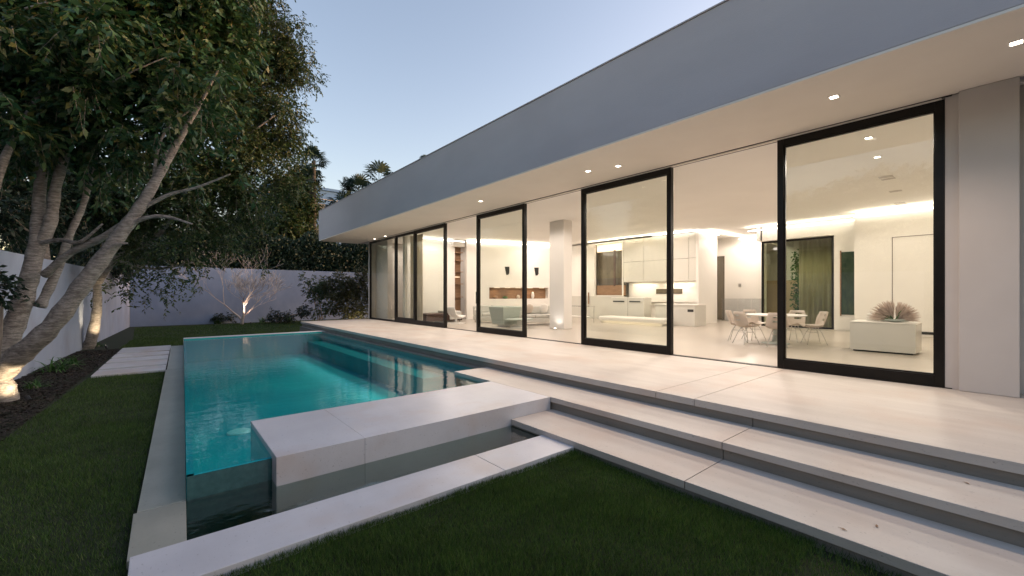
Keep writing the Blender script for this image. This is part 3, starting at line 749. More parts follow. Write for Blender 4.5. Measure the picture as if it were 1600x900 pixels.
# living room pieces
lx, ly, _ = Q(789, 459, 16.6)
t = empty('tub_armchair', (lx, ly, 0), 'boxy pale sage tub armchair flaring toward the top in the living room', 'armchair')
b = MB(); h0, h1 = .36, .47
b.add([(lx-h0, ly-h0, .08), (lx+h0, ly-h0, .08), (lx+h0, ly+h0, .08), (lx-h0, ly+h0, .08), (lx-h1, ly-h1, .78), (lx+h1, ly-h1, .78), (lx+h1, ly+h1, .78), (lx-h1, ly+h1, .78),
       (lx-h1+.12, ly-h1+.12, .78), (lx+h1-.12, ly-h1+.12, .78), (lx+h1-.12, ly+h1-.12, .78), (lx-h1+.12, ly+h1-.12, .78), (lx-.3, ly-.3, .42), (lx+.3, ly-.3, .42), (lx+.3, ly+.3, .42), (lx-.3, ly+.3, .42)],
      [(3, 2, 1, 0), (0, 1, 5, 4), (1, 2, 6, 5), (2, 3, 7, 6), (3, 0, 4, 7), (4, 5, 9, 8), (5, 6, 10, 9), (6, 7, 11, 10), (7, 4, 8, 11), (8, 9, 13, 12), (9, 10, 14, 13), (10, 11, 15, 14), (11, 8, 12, 15), (12, 13, 14, 15)])
b.build('body', M['fabricgreen'], t, bevel=.03, seg=3)
MB().box(lx-.3, lx+.3, ly-.3, ly+.3, .425, .52).build('cushion', M['fabric'], t, bevel=.03, seg=3)
MB().lathe((lx, ly, .003), [(.3, 0), (.3, .075)], 24).build('base', M['metal'], t)
def sofa(name, c, rz, W, Dp, label, mat, cush, back=True, arms=True):
    t = empty(name, (c[0], c[1], 0), label, 'sofa', None, rz)
    def bx(nm, *a, m=mat, bv=.04): MB().box(*a).build(nm, M[m], t, bevel=bv, seg=3, rel=False)
    bx('base', -Dp/2, Dp/2, -W/2, W/2, .10, .30)
    n = cush
    for i in range(n):
        a = -W/2+.16+(W-.32)*i/n; b2 = -W/2+.16+(W-.32)*(i+1)/n
        bx('seat_cushion', -Dp/2, Dp/2-.22, a+.006, b2-.006, .305, .44)
        bx('back_cushion', Dp/2-.36, Dp/2-.225, a+.02, b2-.02, .445, .76, m='fabric')
    bx('backrest', Dp/2-.215, Dp/2, -W/2, W/2, .305, .72)
    for s in (-1, 1):
        y0, y1 = (s*W/2-.15, s*W/2) if s > 0 else (-W/2, -W/2+.15)
        bx('armrest', -Dp/2, Dp/2-.22, y0, y1, .305, .58)
    for sx in (-1, 1):
        for sy in (-1, 1): bx('leg', sx*(Dp/2-.08)-.02, sx*(Dp/2-.08)+.02, sy*(W/2-.1)-.02, sy*(W/2-.1)+.02, .003, .10, m='metal', bv=0)
    return t
sx_, sy_, _ = Q(838, 459, 17.6)
sofa('sofa', (sx_, sy_), ang+R(90), 2.1, .95, 'pale sofa with scattered cushions under the right end of the fireplace niche', 'fabric', 3)
for i, (du, lab) in enumerate(((-.45, 'brown square cushion on the pale sofa'), (.25, 'white square cushion leaning on the pale sofa'))):
    c = empty('cushion', (sx_+du*math.cos(ang)+.02, sy_+du*math.sin(ang)-.12, .5), lab, 'cushion', 'loose sofa cushions')
    b = MB(); b.lathe((0, 0, 0), [(.03, -.21), (.10, -.15), (.13, 0), (.10, .15), (.03, .21)], 8, 1.6, .7); b.build('cover', M['shell' if i == 0 else 'white'], c, rel=False, smooth=True); c.rotation_euler = (R(18), 0, ang)
    c.location.z = .66
sx2, sy2, _ = Q(768, 459, 19.0)
sofa('loveseat', (sx2, sy2), ang+R(90), 1.5, .85, 'white two seat sofa left of the sage armchair', 'fabric', 2)
qx, qy, _ = Q(812, 459, 15.9)
t = empty('coffee_table', (qx, qy, 0), 'low oval coffee table between the armchair and the sofa', 'coffee table')
MB().lathe((qx, qy, .30), [(.58, 0), (.6, .01), (.6, .03), (.58, .04)], 36, 1, .7).build('tabletop', M['fabricgreen'], t)
MB().lathe((qx, qy, .003), [(.4, 0), (.4, .03), (.12, .06), (.12, .296)], 30, 1, .7).build('pedestal', M['white'], t, smooth=False)
# lounge chair left, round base
ux, uy, _ = Q(708, 459, 18.2)
t = empty('lounge_chair', (ux, uy, 0), 'white sculpted lounge chair on a round base left of the shelves', 'lounge chair')
pr = [(-.15, .72), (-.05, .45), (.15, .33), (.4, .30), (.6, .36)]
b = MB(); vs = []
for (a, z) in pr:
    for y in (-.32, .32): vs.append((ux+a*.77, uy+y, z))
for (a, z) in pr:
    for y in (-.32, .32): vs.append((ux+a*.77-.02, uy+y, z-.07))
fs = []; k = len(pr)*2
for i in range(len(pr)-1):
    a = 2*i; fs += [(a, a+1, a+3, a+2), (k+a+2, k+a+3, k+a+1, k+a), (a, a+2, k+a+2, k+a), (a+3, a+1, k+a+1, k+a+3)]
fs += [(1, 0, k, k+1), (k-2, k-1, 2*k-1, 2*k-2)]
b.add(vs, fs).build('seat', M['white'], t, bevel=.02)
MB().lathe((ux+.15, uy, .003), [(.42, 0), (.42, .02), (.06, .05), (.05, .25)], 30).build('base', M['white'], t)
# bed or daybed against the partition
t = empty('daybed', (9.7, 16.9, 0), 'low dark brown daybed with a folded white throw behind the fourth glass door', 'daybed')
MB().box(8.85, 10.7, 16.4, 17.4, .06, .30).build('frame', M['darkwood'], t, bevel=.01)
MB().box(8.9, 10.65, 16.45, 17.35, .302, .40).build('mattress', M['darkwood'], t, bevel=.03, seg=3)
b = MB(); b.box(10.0, 10.6, 16.38, 17.42, .402, .50); b.box(10.0, 10.6, 16.30, 16.37, .12, .47); b.build('throw', M['fabric'], t, bevel=.02, seg=3)
for xx in (8.95, 10.6):
    for yy in (16.47, 17.3): MB().box(xx-.02, xx+.02, yy-.02, yy+.02, .003, .06).build('leg', M['metal'], t)
# sheer curtains
def curtain(x0, y0, x1, y1, label, z0=.02, z1=3.88, amp=.05, wl=.17):
    L_ = math.hypot(x1-x0, y1-y0); n = int(L_/wl*8); V = []
    ddx, ddy = (x1-x0)/L_, (y1-y0)/L_
    for i in range(n+1):
        s = L_*i/n; o = amp*math.sin(s/wl*2*math.pi)+.015*math.sin(s*13)
        for z in (z0, z1): V.append((x0+ddx*s-ddy*o, y0+ddy*s+ddx*o, z))
    Fc = np.array([(2*i, 2*i+2, 2*i+3, 2*i+1) for i in range(n)])
    cvs = np_mesh('curtain', V, Fc, M['curtain'], smooth=True)
    m = cvs.modifiers.new('thickness', 'SOLIDIFY'); m.thickness = .004
    return tag(cvs, label, 'curtain', 'sheer curtains')
curtain(8.75, 16.5, 8.75, 17.6, 'pale sheer curtain hanging behind the first fixed window')
curtain(19.3, 4.3, 19.3, 5.5, 'green tinted sheer curtain behind the rear sliding door')
# wall lights on the fireplace wall
for s, lab in ((2.15, 'left black wedge shaped wall light above the fireplace niche'), (3.85, 'right black wedge shaped wall light above the fireplace niche')):
    p0 = aw(s, -.012); t = empty('wall_light', (p0[0], p0[1], 2.45), lab, 'wall light', 'black wall lights')
    t.rotation_euler = (0, 0, ang)
    b = MB(); b.add([(-.10, 0, .22), (.10, 0, .22), (.10, 0, -.2), (-.02, 0, -.2), (-.10, -.02, .22), (.10, -.14, .22), (.10, -.12, -.12), (0, -.02, -.2)],
                    [(0, 1, 2, 3), (7, 6, 5, 4), (0, 4, 5, 1), (1, 5, 6, 2), (2, 6, 7, 3), (3, 7, 4, 0)])
    b.build('housing', M['black'], t, rel=False, bevel=.006)
    MB().box(-.05, .05, -.012, .0, -.05, .05).build('mount', M['metal'], t, rel=False)
# ornaments in the fireplace niche
for i, (s, h, r_, lab, m) in enumerate([(1.6, .16, .12, 'round wooden bowl at the left end of the fireplace niche', 'wood'), (2.15, .13, .15, 'green leafy bowl in the fireplace niche', 'strap'),
                                  (2.9, .2, .10, 'pale rounded vase in the middle of the fireplace niche', 'shell'), (3.75, .36, .09, 'tall white vase at the right end of the fireplace niche', 'white')]):
    p0 = aw(s, .16); o = MB().lathe((p0[0], p0[1], nz0+.003), [(r_*.5, 0), (r_, h*.4), (r_*.8, h*.75), (r_*.45, h)], 18).build('vase', M[m], smooth=True)
    tag(o, lab, 'vase', 'ornaments in the fireplace niche')
for s in (1.6, 2.6, 3.7): 
    p0 = aw(s, .1); spot((p0[0], p0[1], nz1-.05), (p0[0], p0[1]+.1, nz0), 3, 130, .7, (1, .65, .35), .04)
# glow at the column foot: small floor uplight
t = empty('floor_light', (cx-.45, cy-.15, 0), 'small glowing floor light at the foot of the white column', 'floor light')
MB().lathe((cx-.45, cy-.15, .003), [(.07, 0), (.07, .03), (.05, .035)], 16).build('body', M['metal'], t)
MB().lathe((cx-.45, cy-.15, .0385), [(.045, 0), (.045, .004)], 16).build('lens', M['lamp'], t)
spot((cx-.45, cy-.15, .05), (cx-.2, cy-.1, 1), 9, 120, .9, (1, .95, .9), .05)

# ------------------------------------------------------------------ trees and plants
def leaf_quads(C, d, nrm, L_, W_):
    s = np.cross(d, nrm); s /= (np.linalg.norm(s, axis=1, keepdims=True)+1e-9)
    L_ = L_[:, None]; W_ = W_[:, None]
    a = C; b = C+d*L_*.45+s*W_+nrm*L_*.06; c = C+d*L_-nrm*L_*.12; e = C+d*L_*.45-s*W_+nrm*L_*.06
    return np.stack([a, b, c, e], 1).reshape(-1, 3)
def unit_v(n):
    v = rng.normal(size=(n, 3)); return v/np.linalg.norm(v, axis=1, keepdims=True)
def crown(name, blobs, n_leaves, L_, mat, parent, sub=9, twig=.38, droop=.25, aspect=.22, per=11, fill=.5, srad=.42):
    base_ = np.array([b[:3] for b in blobs]); rad = np.array([b[3] for b in blobs]); w8 = rad**2.3; w8 /= w8.sum()
    cs = []; rs = []
    for i in range(len(blobs)):
        k = max(3, int(sub*len(blobs)*w8[i]*1.0))
        dv = unit_v(k)*(rng.random((k, 1))**fill)*rad[i]*(1-srad*.6)
        cs.append(base_[i]+dv); rs.append(rad[i]*srad*(.6+.7*rng.random(k)))
    cs = np.concatenate(cs); rs = np.concatenate(rs); q = rs**2; q /= q.sum()
    nt_ = n_leaves//per; pick = rng.choice(len(cs), nt_, p=q)
    dr = unit_v(nt_); roots = cs[pick]+dr*rs[pick][:, None]*(rng.random((nt_, 1))**.5)
    td = dr*.8+unit_v(nt_)*.6; td[:, 2] -= droop*rng.random(nt_); td /= np.linalg.norm(td, axis=1, keepdims=True)
    tl = twig*(.5+.9*rng.random(nt_))
    k = np.arange(per)/per; pos_ = roots[:, None, :]+td[:, None, :]*(tl[:, None]*k[None, :])[..., None]
    pos_[:, :, 2] -= (k**2)[None, :]*tl[:, None]*.18
    side = np.cross(td, [0, 0, 1.0]); side /= (np.linalg.norm(side, axis=1, keepdims=True)+1e-6)
    sg = np.where(np.arange(per) % 2 == 0, 1, -1)
    ld = td[:, None, :]*.7+side[:, None, :]*sg[None, :, None]*.8+rng.normal(size=(nt_, per, 3))*.35; ld[:, :, 2] -= droop*.8
    ld = ld.reshape(-1, 3); ld /= np.linalg.norm(ld, axis=1, keepdims=True)
    nr = np.tile([0, 0, 1.0], (len(ld), 1))+rng.normal(size=(len(ld), 3))*.55; nr /= np.linalg.norm(nr, axis=1, keepdims=True)
    ls = L_*(.6+.7*rng.random(len(ld)))
    V1 = leaf_quads(pos_.reshape(-1, 3), ld, nr, ls, ls*aspect)
    # twig sticks as thin blades
    e = roots+td*tl[:, None]; e[:, 2] -= tl*.18; wv = side*.004*(L_/.09)
    V2 = np.stack([roots-wv, roots+wv, e+wv*.3, e-wv*.3], 1).reshape(-1, 3)
    V = np.concatenate([V1, V2]); Fc = np.arange(len(V)).reshape(-1, 4)
    fm = np.concatenate([np.zeros(len(V1)//4, int), np.ones(len(V2)//4, int)])
    pl_ = np.array(parent.location) if parent else 0
    return np_mesh(name, V-pl_, Fc, [mat, M['twig']], parent, fm)
def px_blobs(L): 
    out = []
    for u, v, D, r in L: p = Q(u, v, D); out.append((*p, r/F*D))
    return out
def limbs(mb, L, n=12):
    for pts in L:
        P = [Q(u, v, D) for u, v, D, r in pts]; rr = [r/F*D for u, v, D, r in pts]
        a, b = smoothline(P, rr, 7)
        b = [x*.66*(1+.05*math.sin(i*1.7)+.07*random.uniform(-1, 1)) for i, x in enumerate(b)]
        mb.tube(a, b, n)

# big tree by the left wall
p0 = Q(8, 630, 6.94)
T1 = empty('broadleaf_tree', (p0[0], p0[1], ZG), 'large pale barked tree at the left edge with big leaves and spreading limbs', 'tree')
tm = MB(); limbs(tm, [
    [(10, 640, 6.94, 25), (8, 610, 6.94, 19), (-2, 580, 6.95, 19), (-12, 560, 6.95, 20)],
    [(-14, 600, 6.95, 24), (25, 560, 6.9, 23), (80, 510, 6.9, 20), (140, 430, 7.0, 17), (185, 370, 7.1, 14), (222, 318, 7.2, 12), (255, 262, 7.3, 9), (288, 205, 7.4, 6), (325, 140, 7.5, 3), (350, 90, 7.6, 1)],
    [(-8, 585, 6.95, 24), (18, 520, 7.1, 19), (42, 450, 7.2, 17), (58, 375, 7.3, 14), (62, 300, 7.4, 11), (72, 220, 7.5, 10), (90, 120, 7.6, 6), (110, 30, 7.7, 3)],
    [(54, 400, 7.3, 13), (78, 350, 7.35, 12), (88, 290, 7.4, 10), (110, 220, 7.5, 8), (150, 120, 7.6, 5), (190, 40, 7.7, 3)],
    ], 14)
tm.build('trunk', M['bark'], T1, smooth=True)
bm_ = MB(); limbs(bm_, [
    [(62, 480, 7.3, 11), (88, 425, 7.5, 9), (112, 360, 7.6, 7), (130, 320, 7.7, 6), (148, 250, 7.8, 5), (160, 190, 7.9, 3)],
    [(70, 430, 7.25, 9), (110, 395, 7.2, 8), (165, 368, 7.2, 8), (215, 330, 7.3, 7), (245, 280, 7.3, 6), (262, 235, 7.3, 4)],
    [(186, 372, 7.1, 8), (215, 345, 7.15, 5), (255, 338, 7.2, 4), (300, 350, 7.2, 2)],
    [(215, 330, 7.2, 5), (262, 305, 7.3, 4), (310, 292, 7.4, 3), (360, 272, 7.5, 1.5)],
    [(60, 380, 7.3, 6), (95, 375, 7.2, 5), (125, 378, 7.1, 4), (160, 350, 7.1, 2)],
    [(240, 290, 7.25, 4), (245, 240, 7.3, 3), (262, 200, 7.4, 3), (300, 170, 7.5, 1.5)],
    [(-10, 300, 6.4, 9), (8, 245, 6.4, 8), (25, 210, 6.5, 6), (50, 165, 6.8, 4), (80, 120, 7.1, 2)],
    [(150, 420, 7.0, 5), (175, 385, 7.0, 4), (200, 380, 7.1, 2)],
    [(175, 128, 6.6, 2), (215, 108, 6.6, 1.8), (270, 85, 6.7, .8)], [(40, 14, 6.2, 3), (80, 2, 6.2, 2.4), (130, -12, 6.3, 1)],
    ], 9)
bm_.build('branches', M['bark'], T1, smooth=True)
crown('crown', px_blobs([(20, 30, 7, 75), (110, 10, 7.2, 85), (200, 40, 7.3, 80), (290, 30, 7.6, 70), (30, 130, 7.2, 75), (120, 130, 7.4, 80), (215, 130, 7.5, 75), (300, 110, 7.8, 65),
    (-20, 210, 7.3, 60), (130, 215, 7.8, 60), (210, 210, 7.8, 60), (290, 190, 8, 55), (60, -90, 7.2, 100), (220, -90, 7.4, 100), (-60, 60, 7, 100), (350, 70, 8.2, 50), (340, 0, 8, 60), (60, 240, 8.2, 45), (340, 170, 8.4, 45), (170, 280, 8.6, 40),
    (290, 185, 7.2, 34), (330, 130, 7.2, 36), (250, 90, 6.6, 45), (110, 120, 6.5, 55), (60, 150, 6.3, 45), (190, 200, 7.1, 38), (80, 190, 7.0, 50), (20, 190, 6.3, 40), (160, 40, 6.2, 60), (60, 30, 6.1, 60), (262, 210, 7.1, 26), (310, 280, 7.4, 24), (370, 265, 7.6, 26), (250, 160, 6.9, 40), (30, 60, 6.0, 60), (140, 240, 7.4, 30)]),
    84000, .128, M['leaf1'], T1, sub=9, twig=.42, droop=.5, aspect=.24)

p0 = Q(142, 547, 13.6)
T2 = empty('spreading_tree', (p0[0], p0[1], ZG), 'smaller leaved tree with uplit trunk behind the mulch bed, spreading over the pool', 'tree')
tm = MB(); limbs(tm, [[(136, 549, 13.6, 13), (144, 525, 13.6, 11), (152, 480, 13.6, 9), (152, 435, 13.6, 8), (160, 418, 13.6, 7)],
    [(154, 440, 13.6, 8), (180, 405, 13.4, 7), (220, 385, 13.2, 6), (252, 362, 13.0, 5), (275, 330, 12.8, 3)],
    [(153, 440, 13.6, 7), (165, 380, 13.8, 6), (200, 300, 14, 5), (270, 210, 14, 4), (340, 130, 14.2, 3), (400, 70, 14.5, 2)],
    [(200, 300, 14, 4), (280, 280, 13.8, 3.5), (360, 230, 13.8, 3), (430, 180, 14, 1.5)], [(180, 405, 13.4, 5), (240, 420, 13.2, 3), (300, 410, 13, 2)]], 10)
tm.build('trunk', M['bark'], T2, smooth=True)
crown('crown', px_blobs([(330, 90, 14, 70), (400, 80, 14.4, 60), (440, 110, 14.6, 48), (420, 170, 14.5, 55), (350, 180, 14, 60), (450, 60, 14.6, 38), (410, 10, 14.5, 45), (340, 10, 14, 60), (400, -60, 14.2, 60),
    (455, 180, 14.8, 34), (440, 225, 14.8, 42), (380, 240, 14.2, 55), (310, 250, 13.5, 55), (240, 260, 13.2, 50), (440, 280, 14.8, 42), (380, 300, 14, 50), (310, 320, 13, 45), (240, 330, 12.8, 45),
    (280, 385, 12.6, 38), (225, 395, 12.8, 38), (330, 365, 13.4, 45), (390, 350, 15, 42), (200, 430, 13.2, 28), (245, 440, 12.8, 30), (290, 425, 12.8, 28), (175, 360, 13.8, 40), (155, 440, 14, 22), (215, 455, 13, 22), (260, 465, 12.8, 20), (190, 470, 13.2, 16), (310, 445, 13, 18), (330, 410, 13.5, 30), (270, 300, 13, 55), (350, 290, 14, 50), (200, 330, 13, 50), (160, 300, 13, 45), (400, 400, 15, 25), (470, 110, 14.8, 22), (478, 80, 14.8, 16), (462, 235, 15, 22)]),
    150000, .105, M['leaf2'], T2, sub=12, twig=.45, droop=.4, aspect=.24, srad=.40)

# tall trees beyond the back wall
def simple_tree(name, label, blobs, trunk_uv, D, n, L_, mat, grp='trees beyond the garden walls'):
    bx_, by_, _ = Q(trunk_uv[0], 459, D)
    t = empty(name, (bx_, by_, ZG), label, 'tree', grp)
    top = min(b[1] for b in blobs)+20; m = MB()
    P = [(bx_, by_, ZG), (bx_+.1, by_, 1.5), Q(trunk_uv[0]+6, trunk_uv[1], D), Q(trunk_uv[0]-4, top, D)]
    a, b = smoothline(P, [.22, .17, .12, .04], 5); m.tube(a, b, 8)
    for q in blobs[:6]:
        a, b = smoothline([P[2], [(P[2][i]+Q(q[0], q[1], q[2])[i])/2+(.2 if i == 2 else 0) for i in range(3)], Q(*q[:3])], [.08, .05, .02], 4); m.tube(a, b, 6)
    m.build('trunk', M['bark'], t, smooth=True)
    crown('crown', px_blobs(blobs), n, L_, mat, t, sub=12, twig=.6, droop=.3, aspect=.26)
simple_tree('broadleaf_tree', 'olive green tree beyond the back wall, just right of the spreading tree', [(455, 300, 33, 45), (470, 270, 34, 32), (475, 330, 33, 32), (450, 360, 32, 45), (410, 380, 32, 40), (480, 370, 33, 28), (478, 240, 34, 18)], (455, 380), 33, 30000, .22, M['leaf2'])
simple_tree('broadleaf_tree', 'dark bushy tree beyond the back wall behind the bare tree', [(370, 350, 34, 50), (340, 390, 34, 42), (400, 330, 35, 42), (310, 340, 35, 48), (260, 390, 35, 45), (200, 400, 35, 50)], (360, 390), 34, 30000, .2, M['leafd'])
simple_tree('broadleaf_tree', 'dark tree rising behind the left garden wall', [(30, 300, 10.5, 65), (90, 330, 11.5, 55), (10, 360, 10, 45), (130, 300, 13, 60), (80, 250, 12, 60), (110, 380, 15, 45), (-40, 320, 9.5, 60), (180, 370, 18, 60), (0, 250, 10.5, 60), (20, 200, 11, 60), (60, 330, 12, 55)], (60, 380), 11, 48000, .13, M['leafd'])

def hedge(label, x0, x1, y0, y1, z0, z1, n, L_, mat):
    t = empty('hedge', ((x0+x1)/2, (y0+y1)/2, ZG), label, 'hedge', 'hedges beyond the garden walls')
    nt_ = n; C = np.stack([rng.uniform(x0, x1, nt_), rng.uniform(y0, y1, nt_), z0+(z1-z0)*rng.random(nt_)**.8], 1)
    C[:, 2] += .35*np.sin(C[:, 0]*1.7)*np.cos(C[:, 1])*(C[:, 2]-z0)/(z1-z0)+.2*np.sin(C[:, 0]*4.1)
    d = unit_v(nt_); d[:, 2] -= .5; d /= np.linalg.norm(d, axis=1, keepdims=True); nr = unit_v(nt_)
    ls = L_*(.6+.8*rng.random(nt_)); V = leaf_quads(C, d, nr, ls, ls*.3)
    np_mesh('foliage', V-np.array(t.location), np.arange(len(V)).reshape(-1, 4), M[mat], t)
    m = MB()
    for i in range(7):
        xx = x0+(x1-x0)*(i+.5)/7; yy = y0+(y1-y0)*(i+.5)/7 if (y1-y0) > (x1-x0) else (y0+y1)/2
        if (y1-y0) > (x1-x0): xx = (x0+x1)/2
        m.tube([(xx, yy, ZG), (xx+.1, yy, (z0+z1)/2), (xx-.1, yy+.1, z1-.4)], [.09, .06, .02], 6)
    m.build('stems', M['bark'], t)
hedge('dense dark green hedge above the back wall, left of the roof end', 4, 16, 31.2, 33.5, 1.0, 5.2, 60000, .17, 'leafd')
hedge('dark hedge beyond the left stretch of the back wall', -6, 4.2, 31.4, 33.2, 1.0, 5.0, 26000, .2, 'leafd')
hedge('unseen tall dark hedge added beyond the left garden wall to block low sky light', -5.2, -3.5, -7, 14, 0, 5.6, 42000, .2, 'leafd')  # added out of view, cuts the sky light on risers, bench and glass
hedge('dark green planting beyond the rear sliding door', 21.3, 22.0, 3.2, 6.4, .0, 3.3, 5000, .12, 'strap')

# palms
def palm(u, v, D, r, label, name='fan_palm', nf=24):
    c = Q(u, v, D); rad = r/F*D
    t = empty(name, (c[0], c[1], ZG), label, 'palm', 'fan palms')
    a, b = smoothline([(c[0]-.2, c[1], ZG), (c[0], c[1]-.1, c[2]*.5), (c[0], c[1], c[2])], [.22, .17, .15], 6)
    MB().tube(a, b, 9).build('trunk', M['palmtrunk'], t, smooth=True)
    V = []
    for i in range(nf):
        el = R(random.uniform(-50, 85)); az = random.uniform(0, 2*math.pi)
        d = Vector((math.cos(az)*math.cos(el), math.sin(az)*math.cos(el), math.sin(el)))
        st0 = Vector(c); hub = st0+d*rad*random.uniform(.35, .6)
        s = d.cross(Vector((0, 0, 1))).normalized(); n = s.cross(d).normalized()
        V += [st0-s*.02, st0+s*.02, hub+s*.02, hub-s*.02]
        for k in range(11):
            q = R(-85+170*k/10); bd = (d*math.cos(q)+s*math.sin(q)+n*.12*math.cos(q*2)).normalized(); ln = rad*.62*(.75+.3*math.cos(q))
            sw = n.cross(bd).normalized()*rad*.045
            mid = hub+bd*ln*.6; e = hub+bd*ln-Vector((0, 0, ln*.22))
            V += [hub, mid+sw, e, mid-sw]
    V = [tuple(Vector(v)-Vector((c[0], c[1], ZG))) for v in V]
    np_mesh('crown', V, np.arange(len(V)).reshape(-1, 4), M['palm'], t)
palm(592, 284, 38, 36, 'tallest dark fan palm rising behind the roof line')
palm(560, 299, 37, 27, 'second fan palm rising behind the roof, left of the tallest')
palm(545, 292, 37, 17, 'small fan palm over the roof between the pale building and other palms')
palm(536, 322, 36, 28, 'low fan palm crown just above the roof edge')
palm(520, 338, 36, 22, 'lowest fan palm at the left end of the roof')
palm(662, 254, 40, 12, 'tip of a distant palm peeking over the roof')
palm(490, 252, 33, 24, 'fan palm beside the olive green tree against the sky')
palm(484, 280, 33, 20, 'lower palm head tucked in the right side of the olive green tree')
# far building
c = Q(505, 300, 60)
t = empty('apartment_building', (c[0], c[1], ZG), 'distant pale blue grey building behind the palms', 'building')
H = c[2]
x0, y0 = c[0]-7, c[1]-1
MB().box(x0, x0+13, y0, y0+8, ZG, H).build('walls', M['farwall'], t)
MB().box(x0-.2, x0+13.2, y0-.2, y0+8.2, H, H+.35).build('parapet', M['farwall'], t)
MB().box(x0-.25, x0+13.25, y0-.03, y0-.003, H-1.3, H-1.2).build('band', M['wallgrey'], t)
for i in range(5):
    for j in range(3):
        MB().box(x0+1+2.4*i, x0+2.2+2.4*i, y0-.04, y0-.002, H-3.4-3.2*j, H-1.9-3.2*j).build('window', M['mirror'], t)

# bare tree
bx_, by_, _ = Q(378, 505, 24.5)
T3 = empty('bare_tree', (bx_, by_, ZG), 'small leafless pale tree lit from below in front of the back wall', 'tree')
tm = MB(); tw_ = MB()
def grow(p, d, L_, r, depth, mb):
    n = 4; pts = [p]; rr = [r]; q = Vector(p); dd = Vector(d)
    for i in range(n):
        dd = (dd+Vector((random.gauss(0, .10), random.gauss(0, .10), random.gauss(.05, .06)))).normalized(); q = q+dd*L_/n
        pts.append(q.copy()); rr.append(max(.0055, r*(1-.45*(i+1)/n)))
    mb.tube(pts, rr, 6 if depth < 2 else 3, cap=False)
    if depth >= 6: return
    k = 3 if random.random() < .85 else 2
    for i in range(k):
        sp = .62 if depth < 3 else .5
        a = Vector((random.gauss(0, sp), random.gauss(0, sp), random.gauss(.06, .22)))
        grow(pts[-1] if i < 2 else pts[2], (dd+a).normalized(), L_*random.uniform(.72, .92), rr[-1]*.85, depth+1, tw_)
rt = Vector((cT, -sT, 0))     # the tree spreads across the view
b0 = Vector((bx_, by_, ZG))
grow(b0, (rt*.12+Vector((0, 0, 1))), 1.0, .095, 0, tm)
grow(b0+Vector((0, 0, .25)), (rt*-.75+Vector((0, 0, 1))).normalized(), 1.3, .065, 1, tm)
grow(b0+Vector((0, 0, 1.2))+rt*.1, (rt*.7+Vector((0, 0, .9))).normalized(), 1.0, .05, 2, tm)
tm.build('trunk', M['palewood'], T3, smooth=True); tw_.build('twigs', M['palewood'], T3)

# climbing shrub on the back wall and low plants
def shrub(label, blobs, n, L_, mat, name='shrub', grp='shrubs by the back wall'):
    c = blobs[0]; p = Q(c[0], 505, c[2]); t = empty(name, (p[0], p[1], ZG), label, 'shrub', grp)
    m = MB()
    for b in blobs: 
        e = Q(b[0], b[1], b[2]); a, r_ = smoothline([(p[0]+random.uniform(-.2, .2), p[1], ZG), ((p[0]+e[0])/2, (p[1]+e[1])/2, (ZG+e[2])/2+.2), e], [.035, .025, .01], 4); m.tube(a, r_, 5)
    m.build('stems', M['twig'], t)
    crown('foliage', px_blobs(blobs), n, L_, mat, t, sub=10, twig=.3, droop=.2, aspect=.28)
shrub('wispy climbing shrub on the back wall, left part by the deck end', [(500, 450, 26, 26), (480, 435, 26, 16), (510, 485, 25.5, 20), (495, 470, 26, 14)], 5200, .11, M['leaf2'])
shrub('brownish climbing shrub on the back wall beside the house', [(550, 450, 26, 26), (565, 435, 26.2, 20), (530, 465, 25.5, 24), (560, 480, 25, 22), (535, 432, 26, 18), (572, 465, 26, 20), (520, 442, 26, 18), (545, 488, 25, 16)], 15000, .11, M['shrub'])
shrub('low dark shrub at the wall foot right of the bare tree', [(435, 494, 25, 14), (420, 498, 25, 8), (450, 497, 25, 10), (475, 490, 25, 12)], 3500, .09, M['leafd'])
shrub('low dark shrub at the wall foot left of the bare tree', [(350, 494, 25.5, 11), (338, 498, 25, 9), (362, 498, 25, 7)], 2500, .09, M['leafd'])
shrub('dark drooping bush at the far left edge by the wall', [(-4, 440, 6.6, 18), (4, 462, 6.6, 10)], 500, .09, M['leafd'], grp='shrubs by the left wall')

def strap_plant(u, v, D, r, label, n=46, mat='strap', rat=.9):
    p = Q(u, v, D); rad = r/F*D; t = empty('strap_leaf_plant', (p[0], p[1], ZG), label, 'plant', 'strap leaved plants')
    V = []
    for i in range(n):
        az = random.uniform(0, 6.283); el = R(random.uniform(25, 85)); L_ = rad*random.uniform(.7, 1.25)
        h = Vector((math.cos(az), math.sin(az), 0)); s = Vector((-math.sin(az), math.cos(az), 0))*rad*.035
        b = Vector((random.gauss(0, .06), random.gauss(0, .06), 0)); pr = b; K = 4
        for k in range(K):
            a = el-R(26)*k*rat; nx = pr+(h*math.cos(a)+Vector((0, 0, math.sin(a))))*L_/K
            w0 = 1-(k/K)**2; w1 = 1-((k+1)/K)**2
            V += [pr-s*w0, pr+s*w0, nx+s*w1, nx-s*w1]; pr = nx
    np_mesh('leaves', V, np.arange(len(V)).reshape(-1, 4), M[mat], t)
    MB().lathe((0, 0, 0), [(.07, 0), (.05, .05)], 8).build('base', M['twig'], t, rel=False)
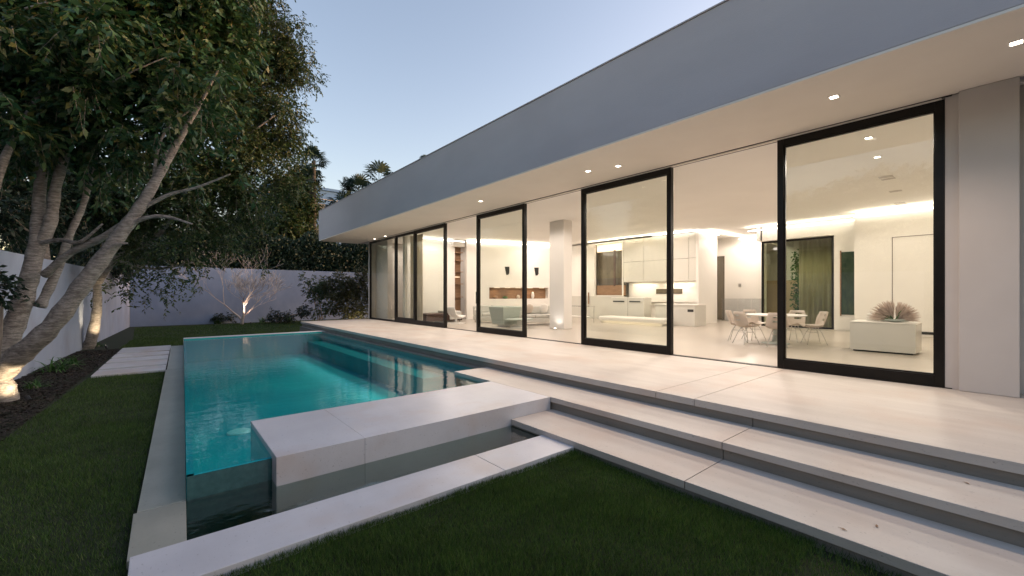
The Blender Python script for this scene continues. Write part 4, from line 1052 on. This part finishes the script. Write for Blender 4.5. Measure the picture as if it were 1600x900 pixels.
for u, v, D, r, lab in [(88, 578, 9.6, 34, 'leafy strap plant in the mulch against the left wall'), (112, 568, 10.4, 26, 'second strap plant in the mulch, closer to the uplit trunk'),
                        (55, 612, 7.9, 24, 'small sparse plant in the mulch near the big tree'), (305, 505, 26, 24, 'spiky plant at the wall foot left of the bare tree'),
                        (245, 512, 25, 18, 'spiky plant at the foot of the back wall below the tree crown'), (215, 513, 24, 15, 'leftmost small spiky plant at the foot of the back wall'),
                        (270, 510, 25.5, 12, 'tiny spiky plant between two bigger ones by the back wall'), (452, 502, 26, 20, 'upright spiky plant right of the bare tree'),
                        (152, 550, 14.2, 12, 'small plant beside the foot of the uplit trunk'), (410, 504, 25.5, 14, 'short spiky plant just right of the bare tree'), (340, 506, 25, 13, 'short spiky plant just left of the bare tree')]:
    strap_plant(u, v, D, r, lab)

# fallen leaves on the steps
for u, v, z, lab in ((1318, 827, ZL, 'brown dry leaf lying on the lower step near the lawn'), (1511, 755, ZM, 'tiny dry leaf on the upper step at the right'), (1370, 822, ZL, 'pale dry leaf on the lower step, right of the brown one')):
    p = G(u, v, z+.004); a = random.uniform(0, 3); c_, s2 = math.cos(a)*.022, math.sin(a)*.022
    o = np_mesh('fallen_leaf', [(-c_, -s2, 0), (s2*.4, -c_*.4, .004), (c_, s2, .002), (-s2*.4, c_*.4, .005), (c_*1.5, s2*1.5, .001)], [(0, 1, 2, 3), (1, 4, 2)], M['wood'], loc=p)
    m = o.modifiers.new('thickness', 'SOLIDIFY'); m.thickness = .001; tag(o, lab, 'leaf', 'fallen leaves')

# garden uplights
def uplight(x, y, z, tgt, e, label, ang=70, c=(1, .78, .5)):
    t = empty('garden_spotlight', (x, y, z), label, 'garden light', 'garden uplights')
    MB().tube([(x, y, z), (x, y, z+.08)], .012, 6).build('stake', M['black'], t)
    d = (Vector(tgt)-Vector((x, y, z+.1))).normalized(); p = Vector((x, y, z+.10))
    MB().tube([p-d*.05, p+d*.05], [.028, .036], 10).build('housing', M['black'], t)
    MB().tube([p+d*.0505, p+d*.054], .03, 10).build('lens', M['lamp'], t)
    spot(tuple(p+d*.065), tgt, e, ang, .7, c, .03)
a = Q(44, 632, 6.75); b = Q(8, 585, 6.94); uplight(a[0], a[1], ZG, b, 48, 'small spotlight at the foot of the big left tree', 75)
a = Q(166, 548, 13.3); b = Q(150, 490, 13.6); uplight(a[0], a[1], ZG, b, 110, 'small spotlight at the foot of the spreading tree', 60)
a = Q(392, 507, 24.2); b = Q(384, 470, 24.5); uplight(a[0], a[1], ZG, b, 230, 'small spotlight at the foot of the bare tree', 50, (1, .75, .6))
a = Q(556, 500, 23.6); b = Q(562, 492, 26.5); uplight(a[0], a[1], ZG, b, 130, 'spotlight behind the deck end lighting the climbing shrub', 90)
# underwater lamp
area((3.82, 12.2, -.62), (0, R(75), 0), .10, 8.5, 15, (.85, 1, .92), 'pool_lamp')
